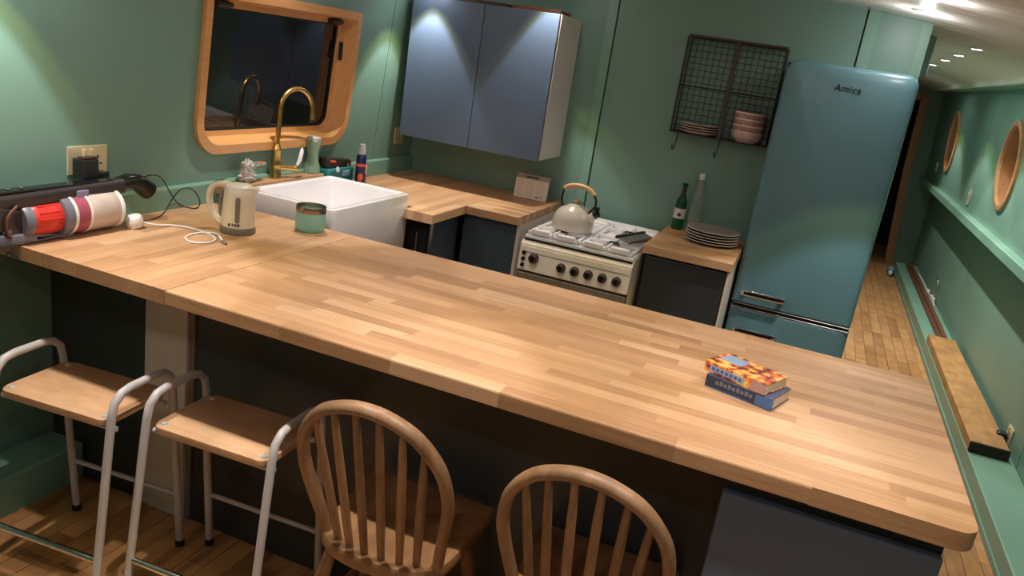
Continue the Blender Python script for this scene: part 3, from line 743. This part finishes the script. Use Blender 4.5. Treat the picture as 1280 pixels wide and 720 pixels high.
# ---------------------------------------------------------------- wire rack on the far wall
rk = thing('wire_rack', 'dark wire wall rack with two bays and hooks', 'rack', (1.62, Y_FAR, 1.38))
RX0, RX1, RZ0, RZ1, RY0, RY1 = 1.405, 1.848, 1.376, 1.812, 2.345, 2.452
def bar(p0, p1, r=.004, name='bar', mt='wire', n=6): return M().cyl(p0, p1, r, n=n).build(name, mt, rk, True)
for yy in (RY0, RY1):
    M().tube([(RX0, yy, RZ0), (RX1, yy, RZ0), (RX1, yy, RZ1), (RX0, yy, RZ1)], .0045, 6, True).build('frame', 'wire', rk, True)
for xx in (RX0, RX1):
    for zz in (RZ0, RZ1): bar((xx, RY0, zz), (xx, RY1, zz))
m = M(); k = 0; step_ = .0292
xx = RX0
while xx <= RX1+.001: m.cyl((xx, RY1, RZ0), (xx, RY1, RZ1), .0019, n=4); xx += step_
zz = RZ0
while zz <= RZ1+.001: m.cyl((RX0, RY1-.001, zz), (RX1, RY1-.001, zz), .0019, n=4); zz += step_
m.build('wire_grid', 'wire', rk, True)
def side_grid(xx):
    m = M(); zz = RZ0
    while zz <= RZ1: m.cyl((xx, RY0, zz), (xx, RY1, zz), .0018, n=4); zz += step_
    yy = RY0
    while yy <= RY1: m.cyl((xx, yy, RZ0), (xx, yy, RZ1), .0018, n=4); yy += step_
    m.build('side_grid', 'wire', rk, True)
for xx in (RX0, RX1, 1.632): side_grid(xx)
def shelf_grid(zz, x0, x1):
    m = M(); yy = RY0
    while yy <= RY1: m.cyl((x0, yy, zz), (x1, yy, zz), .0019, n=4); yy += step_
    xx = x0
    while xx <= x1: m.cyl((xx, RY0, zz), (xx, RY1, zz), .0019, n=4); xx += step_
    m.build('shelf_grid', 'wire', rk, True)
shelf_grid(RZ0, RX0, RX1); shelf_grid(RZ1, RX0, RX1)
M().box(1.626, 1.640, RY0-.004, RY0+.004, RZ0, RZ1).build('divider', 'rack_frame', rk, True)
M().box(RX0-.004, RX0+.004, RY0-.002, RY0+.002, RZ0, RZ1).build('corner_strip', 'rack_frame', rk, True)
bar((RX0, RY0, 1.592), (RX1, RY0, 1.592), .0035)
M().box(RX0, RX1+.005, RY0-.003, RY0+.012, RZ1+.002, RZ1+.010, .001).build('top_strip', 'rack_frame', rk, True)
for hx in (1.442, 1.642):
    M().tube(cr([(hx, RY0+.02, RZ0), (hx-.003, RY0+.02, RZ0-.04), (hx-.005, RY0+.015, RZ0-.07), (hx-.008, RY0-.005, RZ0-.084), (hx-.010, RY0-.022, RZ0-.07), (hx-.010, RY0-.022, RZ0-.058)], 5), .003, 6).build('hook', 'wire', rk, True, 60)
for k in range(4):
    plate('side_plate', 'pale pink side plate, %s in the wire rack stack' % ('lowest', 'second from the bottom', 'second from the top', 'topmost')[k], (1.527, 2.398, RZ0+.003+.0115*k), .090 if k else .088, .013, 'crockery_rose', 'crockery_mark', 'plates in the wire rack')
for k in range(4):
    t = thing('cereal_bowl', 'dusky pink patterned bowl, %s in the wire rack stack' % ('', 'second from the bottom', 'second from the top', 'topmost')[k] if k else 'paler dusky pink bowl lowest in the wire rack stack', 'bowl', (1.752, 2.396, RZ0+.002+.0285*k), 0, 'bowls in the wire rack')
    r = .072
    M().lathe([(.042, 0), (.045, .003), (.064, .018), (r, .03), (r, .052), (r-.003, .053), (r-.005, .045), (.06, .02), (.0, .008)], n=32).build('bowl_body', 'crockery_bowl' if k else 'crockery_rose', t, smooth=40)
    M().lathe([(r+.0004, .045), (r+.0012, .0485), (r+.0004, .052)], n=32, cap0=False, cap1=False).build('rim_line', 'crockery_mark', t, smooth=40)
    if k:
        for a in (-112, -122, -104):
            M().sph(((r-.004)*math.cos(R(a)), (r-.004)*math.sin(R(a)), .032+rng.uniform(-.004, .006)), (.006, .004, .007), 8, 6).build('flower_mark', 'crockery_mark', t)

# ---------------------------------------------------------------- electric kettle, tumbler, cables
ek = thing('electric_kettle', 'cream electric kettle with grey base and water window', 'kettle', (.338, .610, H), R(0))
M().lathe([(.056, 0), (.058, .003), (.0575, .020), (.055, .024)], n=32).build('power_base', 'grey_plastic', ek, smooth=40)
M().lathe([(.055, .024), (.0555, .03), (.054, .07), (.0495, .13), (.047, .150), (.044, .153)], n=32).build('body', 'cream_plastic', ek, smooth=40)
M().lathe([(.046, .152), (.0445, .158), (.036, .164), (.015, .168), (0, .168)], n=32).build('lid', 'white_plastic', ek, smooth=40)
M().prism([(.034, .152), (.054, .160), (.066, .155), (.054, .135), (.042, .13)], 1, -.014, .014, .004).xf(Matrix.Rotation(R(30), 4, 'Z')).build('spout', 'cream_plastic', ek)
hq = Matrix.Rotation(R(192), 4, 'Z')
M().tube([hq @ p for p in cr([(.03, 0, .156), (.066, 0, .158), (.098, 0, .140), (.108, 0, .10), (.094, 0, .055), (.066, 0, .026), (.05, 0, .024)], 5)], [(.015, .010)]*31, 12, flat=(0, 1, 0)).build('handle', 'cream_plastic', ek, smooth=60)
M().tube([hq @ p for p in cr([(.054, 0, .135), (.062, 0, .12), (.066, 0, .09), (.064, 0, .06), (.058, 0, .045)], 4)], [(.011, .005)]*17, 8, flat=(0, 1, 0)).build('handle_inset', 'grey_window', ek, smooth=60)
M().tube([hq @ Vector(p) for p in ((.058, 0, .170), (.082, 0, .164), (.098, 0, .152))], [(.009, .002)]*3, 8, flat=(0, 1, 0)).build('switch', 'grey_plastic', ek)
wq = Matrix.Rotation(R(35), 4, 'Z')
m = M(); m.prism(rr(-.0075, .0075, .042, .128, .0073, 5), 1, -.0565, -.045, .002); m.xf(wq); m.build('water_window', 'grey_plastic', ek)
lq = Matrix.Rotation(R(22), 4, 'Z')
m = M(); m.prism(rr(-.016, -.009, .030, .040, .003, 3), 1, -.0563, -.05); m.xf(lq); m.build('logo_mark', 'print_dark', ek)
for k in range(5):
    m = M(); m.box(-.004+.0052*k, -.0005+.0052*k, -.0563, -.05, .032, .038 if k % 2 else .0405); m.xf(lq); m.build('logo_mark', 'print_dark', ek)
tm = thing('steel_tumbler', 'teal insulated tumbler with steel rim beside the sink', 'tumbler', (.467, .838, H))
M().lathe([(.047, 0), (.050, .003), (.0525, .01), (.0525, .068)], n=32).build('cup_body', 'teal_enamel', tm, smooth=40)
M().lathe([(.0528, .068), (.0534, .072), (.0534, .088), (.052, .091), (.049, .090), (.047, .06), (.02, .045), (0, .045)], n=32, cap0=False, cap1=False).build('rim', 'rim_steel', tm, smooth=40)
# white lead with plug
wcab = thing('white_power_lead', 'white mains lead with plug curled on the worktop by the kettle', 'cable', (.123, .37, H))
M().lathe([(.023, 0), (.027, .003), (.027, .026), (.022, .036), (.0, .038)], (.118, .385, H+.006), (.15, -.3, .9), 16).xf(Matrix.Identity(4)).build('plug', 'white_plastic', wcab, True, 50)
for dx in (-.007, .007): M().box(.115+dx-.002, .115+dx+.002, .36, .366, H+.001, H+.006).build('pin', 'brass_plate', wcab, True)
pth = [(.125, .40, .93), (.150, .44, .918), (.17, .49, .914), (.22, .512, .9135), (.275, .51, .9135), (.33, .495, .9135), (.372, .462, .9135), (.378, .415, .9135), (.345, .388, .9135), (.300, .41, .9135), (.283, .46, .9135), (.295, .505, .9145), (.335, .512, .918), (.375, .482, .920), (.405, .46, .915)]
M().tube(cr(pth, 6), .0032, 8).build('lead', 'white_plastic', wcab, True, 60)
M().cyl((.40, .463, .915), (.425, .452, .914), .0055, .0045, 8).build('connector', 'grey_plastic', wcab, True, 40)
bcab = M().tube(cr([(.012, .395, 1.0), (.03, .375, .96), (.045, .42, .925), (.075, .46, .9145), (.072, .52, .9145), (.03, .60, .9145), (.014, .655, .955), (.014, .70, .985), (.016, .75, .975), (.03, .77, .935), (.045, .735, .9145), (.03, .66, .94), (.016, .60, 1.03), (.016, .55, 1.047), (.02, .50, 1.04)], 6), .0022, 6).build('charger_cable', 'black_plastic')
tag(bcab, 'thin black charger cable looping against the wall by the vacuum', 'cable')

# ---------------------------------------------------------------- cordless vacuum (lies along the wall)
vc = thing('handheld_vacuum', 'black and grey handheld vacuum with red filter and clear cup', 'vacuum', (.07, .15, H), R(0))
A = .064  # radius of the dust cup
def vcyl(prof, mt, name, parent=vc, n=28): return M().lathe(prof, (0, -.27, .0655), (.0, 1, .0), n).build(name, mt, parent, smooth=40)
vcyl([(.044, .155), (.048, .16), (.050, .2), (.050, .245), (.046, .25)], 'red_plastic', 'filter')
for k in range(7):
    a = R(-60+24*k); M().box(-.003, .003, -.098, -.032, .047, .0515, .001, 1, Matrix.Translation((0, 0, .0655)) @ Matrix.Rotation(a-R(0), 4, 'Y')).build('filter_rib', 'red_plastic', vc)
vcyl([(.046, .13), (.05, .135), (.050, .156), (.04, .158)], 'vac_grey', 'motor_cap')
vcyl([(.05, .247), (.06, .249), (.061, .275), (.056, .281)], 'vac_grey', 'collar')
vcyl([(.056, .279), (.0605, .281), (.061, .33), (.058, .333)], 'vac_pink', 'cup_ring')
vcyl([(.0625, .276), (.0635, .279), (.0635, .283), (.062, .286)], 'white_plastic', 'seal_ring'); vcyl([(.0625, .328), (.0635, .331), (.0635, .335), (.062, .337)], 'white_plastic', 'seal_ring')
vcyl([(.061, .334), (.062, .338), (.061, .44), (.056, .452), (.04, .458), (0, .46)], 'cloud_plastic', 'dust_cup')
vcyl([(.062, .442), (.064, .446), (.063, .454), (.058, .457)], 'white_plastic', 'cup_lid_rim')
# upper spine tube and nozzle
M().loops([[(x, y, z+dz) for x, z in rr(-.027, .027, .104, .152, .014, 4)] for y, dz in ((-.34, -.02), (-.22, -.006), (.0, .0), (.19, .004), (.215, .004))]).build('spine', 'vac_dark', vc, smooth=40)
M().tube([(0, .205, .136), (0, .25, .143), (0, .285, .136), (0, .31, .118), (0, .335, .102)], [.022, .024, .027, .03, .031], 16).build('nozzle', 'black_gloss', vc, smooth=40)
M().tube([(.0, .327, .107), (0, .341, .098)], [.022, .022], 14).build('nozzle_mouth', 'dark_void', vc)
M().box(.024, .032, .035, .075, .100, .138, .003).build('latch', 'lilac', vc)
M().box(-.02, .02, -.22, .18, .150, .156, .003).build('control_strip', 'black_gloss', vc)
for yy in (-.16, -.12): M().sph((0, yy, .158), (.006, .006, .003), 10, 6).build('button', 'chrome', vc)
# handle loop at the rear
M().loops([[(x, y, z) for x, z in rr(-.03+i_, .03-i_, z0_, z1_, .014, 4)] for y, z0_, z1_, i_ in ((-.36, .05, .11, .006), (-.30, .03, .12, 0), (-.20, .03, .12, 0), (-.135, .02, .105, .004), (-.12, .03, .09, .01))]).build('motor_housing', 'vac_dark', vc, smooth=40)
M().tube(cr([(.034, -.16, .118), (.036, -.19, .09), (.036, -.195, .05), (.034, -.18, .03)], 5), .004, 8).build('grip_seam', 'brown_board', vc, smooth=60)
M().tube(cr([(0, -.165, .122), (0, -.195, .095), (0, -.205, .065), (0, -.19, .04), (0, -.15, .028)], 5), .014, 12).build('handle', 'black_plastic', vc, smooth=60)
M().loops([[(x, y, z) for x, z in rr(-.032+i_, .032-i_, .002, h_, .01, 4)] for y, h_, i_ in ((-.33, .03, .006), (-.27, .045, 0), (-.19, .042, 0), (-.1, .03, 0), (.0, .012, .004), (.03, .006, .01))]).build('battery_housing', 'vac_grey', vc, smooth=40)
M().box(-.03, .03, -.23, -.17, .036, .058, .008).build('battery_latch', 'lilac', vc)
M().tube(cr([(.02, -.17, -.004), (.035, -.165, -.03), (.02, -.155, -.045), (.0, -.165, -.02), (.03, -.2, -.03), (.05, -.26, -.035)], 5), .0022, 6).xf(ROOT[vc]).build('dangling_cord', 'black_plastic', smooth=60)
tag(bpy.data.objects['dangling_cord'], 'thin black cord dangling over the worktop edge below the vacuum', 'cord')

# ---------------------------------------------------------------- sockets
def socket(name, label, loc, nx, along, w=.146, h=.088, mt='brass_plate', gang=2, horizontal=True):
    """wall socket; nx = +1 faces +x, -1 faces -x; width runs along y"""
    t = thing(name, label, 'socket', loc)
    s = nx
    M().box(min(0, s*.006), max(0, s*.006), -w/2, w/2, -h/2, h/2, .002).build('plate', mt, t)
    for g in range(gang):
        cy = 0 if gang == 1 else (-w*.25 if g == 0 else w*.25)
        a, b = sorted((s*.0055, s*.0075))
        for (dy, dz, ww, hh) in ((0, .008, .005, .010), (-.011, -.014, .008, .005), (.011, -.014, .008, .005)):
            M().box(a, b, cy+dy-ww/2, cy+dy+ww/2, dz-hh/2, dz+hh/2).build('pin_hole', 'dark_void', t)
        a, b = sorted((s*.005, s*.011))
        M().box(a, b, cy+(.024 if cy <= 0 else -.024)-.006, cy+(.024 if cy <= 0 else -.024)+.006, .012, .034, .001, 1).build('switch', mt, t)
    return t
socket('wall_socket', 'brass double socket above the vacuum', (xl(1.11)+.001, .318, 1.112), 1, 0)
pa = thing('plug_adapter', 'bulky black plug adapter in the brass double socket', 'adapter', (xl(1.1)+.0085, .292, 1.09))
M().box(0, .048, -.034, .026, -.03, .034, .006).build('body', 'black_plastic', pa); M().box(.0, .038, .026, .075, -.035, -.012, .005).build('side_lobe', 'black_plastic', pa)
M().box(.02, .045, -.03, .02, .034, .040, .002).build('top_plate', 'dark_brown', pa)
socket('wall_socket', 'brass socket under the wall cabinet in the corner', (xl(1.1)+.001, 2.29, 1.105), 1, 0, .09, .086, 'brass_plate', 1)
socket('wall_socket', 'brass socket with a black plug low beside the timber end', (XLR-.001, 2.81, .175), -1, 0, .10, .088, 'brass_plate', 1)
pk = M().box(XLR-.055, XLR-.0095, 2.805, 2.85, .138, .178, .008).build('mains_plug', 'black_plastic'); tag(pk, 'black plug in the low socket beside the timber end', 'plug')
socket('wall_socket', 'small brass switch plate between the two portholes', (xr(1.1)-.001, 5.15, 1.095), -1, 0, .09, .11, 'brass_plate', 1)
socket('wall_socket', 'small pale socket below the far porthole by the doorway', (xr(1.15)-.001, 7.3, 1.15), -1, 0, .09, .088, 'cream_plastic', 1)

# ---------------------------------------------------------------- things behind the sink
bg = thing('plastic_bag', 'crumpled clear plastic bag on the ledge behind the sink', 'bag', (.024, 1.045, .9785))
r2 = random.Random(3)
def crumple(c, r, seed, n=18, m_=12, amp=.25):
    q = random.Random(seed); m = M(); m.sph(c, r, n, m_)
    for v in m.bm.verts:
        d = v.co-Vector(c); v.co = Vector(c)+d*(1+q.uniform(-amp, amp)); v.co.z = max(v.co.z, .001)
    return m
crumple((0, -.01, .028), (.026, .042, .028), 1).build('lower_bulge', 'crumpled', bg); crumple((0, -.014, .06), (.02, .028, .03), 2).build('upper_bulge', 'crumpled', bg)
crumple((.005, .05, .064), (.016, .045, .014), 5).build('corner_flap', 'soap_green', bg); crumple((.012, .05, .07), (.008, .014, .01), 6).build('label_patch', 'orange', bg)
vs_ = thing('soap_bottle', 'pale green waisted soap bottle on the ledge behind the sink', 'bottle', (.018, 1.475, .9785))
M().lathe([(.034, 0), (.036, .004), (.036, .03), (.028, .05), (.024, .075), (.028, .1), (.034, .125), (.034, .145), (.03, .15)], n=10).build('bottle_body', 'soap_green', vs_, smooth=25)
M().lathe([(.032, .148), (.033, .155), (.026, .163), (0, .165)], n=10).build('cap', 'crumpled', vs_, smooth=25)
tb = thing('tool_pack', 'black and teal packet with red marks behind the sink', 'packet', (.03, 1.638, .9125), R(0))
q = Matrix.Translation((-.004, 0, 0)) @ Matrix.Rotation(R(-6), 4, 'X')
M().box(-.022, .045, -.11, .10, .0, .085, .01, 2).build('lower_case', 'teal_pack', tb); M().box(-.02, .036, -.115, .085, .075, .125, .012, 2, q).build('upper_case', 'black_plastic', tb)
M().box(.0345, .0365, -.10, -.055, .105, .115, mat=q).build('red_mark', 'orange', tb); M().sph((.036, .055, .095), (.001, .007, .007), 12, 8, ).build('red_mark', 'orange', tb)
M().lathe([(.014, 0), (.012, .003), (0, .004)], (.044, -.04, .08), (1, 0, .2), 14).build('dial', 'cap_silver', tb); M().box(.038, .05, .0, .06, .045, .072, .006).build('grey_patch', 'blue_cloth', tb)
sb = thing('spray_bottle', 'navy aerosol bottle with silver cap and orange label behind the sink', 'bottle', (.108, 1.738, H))
M().lathe([(.022, 0), (.024, .003), (.024, .13), (.022, .145), (.016, .152)], n=20).build('can', 'navy', sb, smooth=40)
M().lathe([(.0245, .095), (.0245, .108)], n=20, cap0=False, cap1=False).build('band', 'orange', sb, smooth=40); M().sph((.012, -.018, .045), (.013, .012, .02), 12, 8).build('label_patch', 'orange', sb, smooth=60)
M().lathe([(.017, .150), (.017, .175), (.014, .18), (.012, .198), (0, .2)], n=16).build('cap', 'cap_silver', sb, smooth=40)
sj = thing('small_jar', 'little jar with cream lid beside the aerosol bottle', 'jar', (.085, 1.80, H))
M().lathe([(.016, 0), (.017, .003), (.017, .045), (.014, .05)], n=16).build('jar_body', 'brown_board', sj, smooth=40); M().lathe([(.017, .05), (.018, .053), (.018, .09), (.015, .094), (0, .094)], n=16).build('lid', 'card', sj, smooth=40)

# ---------------------------------------------------------------- books
def book(name, label, loc, rz, L, W, h, spine_parts, cover, page='paper', tilt=0):
    t = thing(name, label, 'book', loc, rz)
    M().box(-L/2+.003, L/2-.002, -W/2+.004, W/2-.003, .003, h-.003).build('pages', page, t)
    M().box(-L/2, L/2, -W/2, W/2, h-.003, h, .0008, 1).build('front_cover', cover, t)
    M().box(-L/2, L/2, -W/2, W/2, 0, .003, .0008, 1).build('back_cover', cover, t)
    s = M().box(-L/2, L/2, -W/2, -W/2+.004, .0005, h-.0005, .0015, 1).build('spine', spine_parts, t)
    return t, s
b1, s1 = book('paperback_book', 'navy spined thick paperback lying at the bottom of the pair', (2.062, .412, H), R(-18), .174, .116, .032, 'book_navy', 'book_purple')
M().box(.045, .0885, -.0592, -.0575, .002, .030).build('spine_panel', 'book_blue', b1)
M().box(-.085, .03, -.0592, -.0575, .0005, .0035).build('spine_panel', 'book_blue', b1)
for k in range(9): M().box(-.06+.011*k, -.052+.011*k, -.0592, -.0575, .014, .022+.003*(k % 2)).build('spine_letter', 'vac_grey', b1)
b2, s2 = book('paperback_book', 'orange patterned paperback lying on top of the navy one', (2.050, .420, H+.0325), R(-25), .168, .112, .028, 'book_cover', 'book_cover')
M().box(-.072, -.012, -.012, .04, .0278, .0284).build('title_panel', 'book_title', b2)
M().box(-.068, .028, -.0568, -.0555, .006, .020).build('spine_panel', 'book_title', b2)
for k in range(7): M().box(-.062+.0125*k, -.054+.0125*k, -.0572, -.056, .009, .017).build('spine_letter', 'book_blue', b2)
M().box(.045, .0845, -.0568, -.0555, .002, .026).build('spine_panel', 'crockery_bowl', b2)

# ---------------------------------------------------------------- stools
def stool(label, loc, rz):
    t = thing('bar_stool', label, 'stool', loc, rz, 'steel framed stools at the breakfast bar')
    hw, hd, zs = .178, .122, .55
    M().prism(rr(-hw, hw, -hd, hd, .03, 5), 2, zs-.018, zs, .003).build('seat', 'ply', t, smooth=30)
    for sx in (-1, 1):
        for sy in (-1, 1): M().lathe([(.0095, 0), (.008, .003), (0, .0035)], (sx*(hw-.022), sy*(hd-.026), zs), n=14).build('seat_screw', 'screw', t, smooth=40)
        X = sx*(hw+.016)
        path = [(X*1.02, -.185, .008), (X*1.01, -.15, .3), (X, -.118, .56), (X, -.108, .60), (X, -.082, .622), (X, -.05, .628), (X, .05, .628), (X, .082, .622), (X, .108, .60), (X, .118, .56), (X*1.01, .14, .3), (X*1.02, .168, .008)]
        fr_ = M().tube(path, .0115, 12).build('side_frame', 'stool_tube', t, smooth=50)
        for q in (path[0], path[-1]): M().cyl((q[0], q[1], 0), (q[0], q[1], .022), .0145, .0135, 12).build('foot_cap', 'rubber', fr_, smooth=40)
    for sy in (-1, 1):
        M().cyl((-hw-.012, sy*.095, zs-.03), (hw+.012, sy*.095, zs-.03), .008, n=10).build('seat_rail', 'stool_tube', t, smooth=40)
    M().cyl((-hw-.014, .154, .19), (hw+.014, .154, .19), .0075, n=10).build('rear_rail', 'stool_tube', t, smooth=40)
    M().cyl((-hw-.014, -.166, .155), (hw+.014, -.166, .155), .0095, n=12).build('footrest', 'chrome', t, smooth=40)
    return t
stool('steel framed stool with pale plywood seat nearest the window wall', (.345, -.005, 0), R(5))
stool('steel framed stool with pale plywood seat next to the hoop back chair', (.803, .075, 0), R(3))

# ---------------------------------------------------------------- hoop back chairs
def chair(label, loc, rz):
    t = thing('windsor_chair', label, 'chair', loc, rz, 'hoop back chairs at the breakfast bar')
    zs = .45
    out = [(-.178, .19), (-.165, .202), (.165, .202), (.182, .19), (.186, .17)]
    outl = [(.186, .165), (.178, .0), (.166, -.09), (.145, -.135), (.1, -.162), (.04, -.175), (-.04, -.175), (-.1, -.162), (-.145, -.135), (-.166, -.09), (-.178, .0), (-.186, .165), (-.178, .192), (-.155, .203), (.155, .203), (.178, .192)]
    outl = [(p.x, p.y) for p in cr([(a, b, 0) for a, b in outl], 3, True)]
    m = M(); cx, cy = 0, .01
    sc_ = lambda k, z: [(cx+(x-cx)*k, cy+(y-cy)*k, z) for x, y in outl]
    m.loops([sc_(.90, zs-.042), sc_(.97, zs-.038), sc_(1.0, zs-.024), sc_(1.0, zs-.008), sc_(.985, zs-.001), sc_(.95, zs), sc_(.7, zs-.007), sc_(.4, zs-.012), sc_(.1, zs-.013)])
    m.build('seat', 'seat_wood', t, smooth=40)
    rake = Vector((0, -.34, .94)).normalized()
    def bp(s, h): b = Vector((s, -.105-.0*abs(s), zs-.004)); return b+rake*h
    def yb(s): return -.105-.045*(1-(s/.15)**2)
    hoop = [(-.148, 0), (-.160, .08), (-.176, .18), (-.180, .26), (-.163, .345), (-.115, .415), (-.055, .448), (0, .457), (.055, .448), (.115, .415), (.163, .345), (.180, .26), (.176, .18), (.160, .08), (.148, 0)]
    def pt(s, h, y0): return Vector((s, y0, zs-.006))+rake*h
    pts = cr([pt(s, h, -.105) for s, h in hoop], 5)
    M().tube(pts, [(.0135, .0185)]*len(pts), 12, flat=tuple(rake.cross(Vector((1, 0, 0))).normalized()) if False else (1, 0, 0)).build('hoop', 'chair_wood', t, smooth=50)
    for s0, s1, h1 in ((-.104, -.132, .392), (-.066, -.083, .435), (-.022, -.028, .454), (.022, .028, .454), (.066, .083, .435), (.104, .132, .392)):
        a = pt(s0, 0, yb(s0)); b = pt(s1, h1, -.105); c = (a+b)/2
        M().tube([a, a.lerp(b, .25), c, a.lerp(b, .75), b], [.0095, .0108, .0108, .0098, .008], 10).build('spindle', 'chair_wood', t, smooth=50)
    legs = []
    for sx, sy in ((-1, -1), (1, -1), (-1, 1), (1, 1)):
        a = Vector((sx*.125, .01+sy*.125 if sy > 0 else -.11, zs-.03)); b = Vector((sx*.185, .20 if sy > 0 else -.20, 0))
        M().tube([a, a.lerp(b, .12), a.lerp(b, .3), a.lerp(b, .55), a.lerp(b, .8), b], [.014, .016, .021, .019, .017, .014], 12).build('leg', 'chair_wood', t, smooth=50)
        legs.append((a, b))
    for i, j in ((0, 2), (1, 3)): M().tube([legs[i][0].lerp(legs[i][1], .55), (legs[i][0].lerp(legs[i][1], .55)+legs[j][0].lerp(legs[j][1], .55))/2, legs[j][0].lerp(legs[j][1], .55)], [.008, .013, .008], 10).build('stretcher', 'chair_wood', t, smooth=50)
    a = (legs[0][0].lerp(legs[0][1], .55)+legs[2][0].lerp(legs[2][1], .55))/2; b = (legs[1][0].lerp(legs[1][1], .55)+legs[3][0].lerp(legs[3][1], .55))/2
    M().tube([a, (a+b)/2, b], [.008, .012, .008], 10).build('stretcher', 'chair_wood', t, smooth=50)
    return t
chair('hoop back spindle chair next to the steel stool', (1.335, .062, 0), R(3))
chair('hoop back spindle chair next to the bar end cabinet', (1.832, .084, 0), R(0))

# ---------------------------------------------------------------- things along the right step
pl = thing('timber_plank', 'thick pale timber with black painted end lying on the step', 'timber', (3.18, 3.55, .109))
M().box(3.088, 3.262, 2.62, 4.56, .109, .162, .006).build('beam', 'timber', pl, True)
M().box(3.087, 3.263, 2.604, 2.62, .108, .163, .004).build('painted_end', 'endgrain_black', pl, True)
for (x0, x1, y0, y1, lb) in ((3.17, 3.205, 4.6, 7.5, 'long dark brown batten on the step, towards the passage floor'), (3.212, 3.245, 4.75, 7.55, 'long dark brown batten on the step, against the wall side')):
    tag(M().box(x0, x1, y0, y1, .109, .124, .002, 1).build('brown_batten', 'brown_board'), lb, 'batten')
cl = thing('cable_clips', 'white cable joint with a stiff grey loop on the step', 'cable', (3.25, 6.1, .125))
M().tube(cr([(3.262, 5.75, .118), (3.268, 6.0, .125), (3.262, 6.3, .122), (3.268, 6.7, .118), (3.262, 7.1, .118)], 5), .007, 8).build('white_cable', 'white_plastic', cl, True, 60)
M().box(3.252, 3.28, 5.9, 6.05, .11, .15, .006).build('joint_box', 'white_plastic', cl, True); M().box(3.252, 3.28, 6.25, 6.33, .11, .14, .006).build('joint_box', 'white_plastic', cl, True)
M().tube(cr([(3.262, 6.15, .12), (3.268, 6.16, .2), (3.268, 6.1, .285), (3.268, 5.98, .30), (3.268, 5.93, .24), (3.265, 5.96, .14)], 5), .005, 8).build('grey_loop', 'steel', cl, True, 60)
pbk = thing('blue_cloth', 'small crumpled blue cloth on the passage floor by the step end', 'cloth', (3.035, 7.35, 0.002))
crumple((0, 0, .045), (.035, .075, .045), 9, amp=.18).build('cloth_lump', 'blue_cloth', pbk, smooth=60); crumple((-.005, -.07, .03), (.02, .035, .028), 10, amp=.2).build('fold', 'white_plastic', pbk, smooth=60)
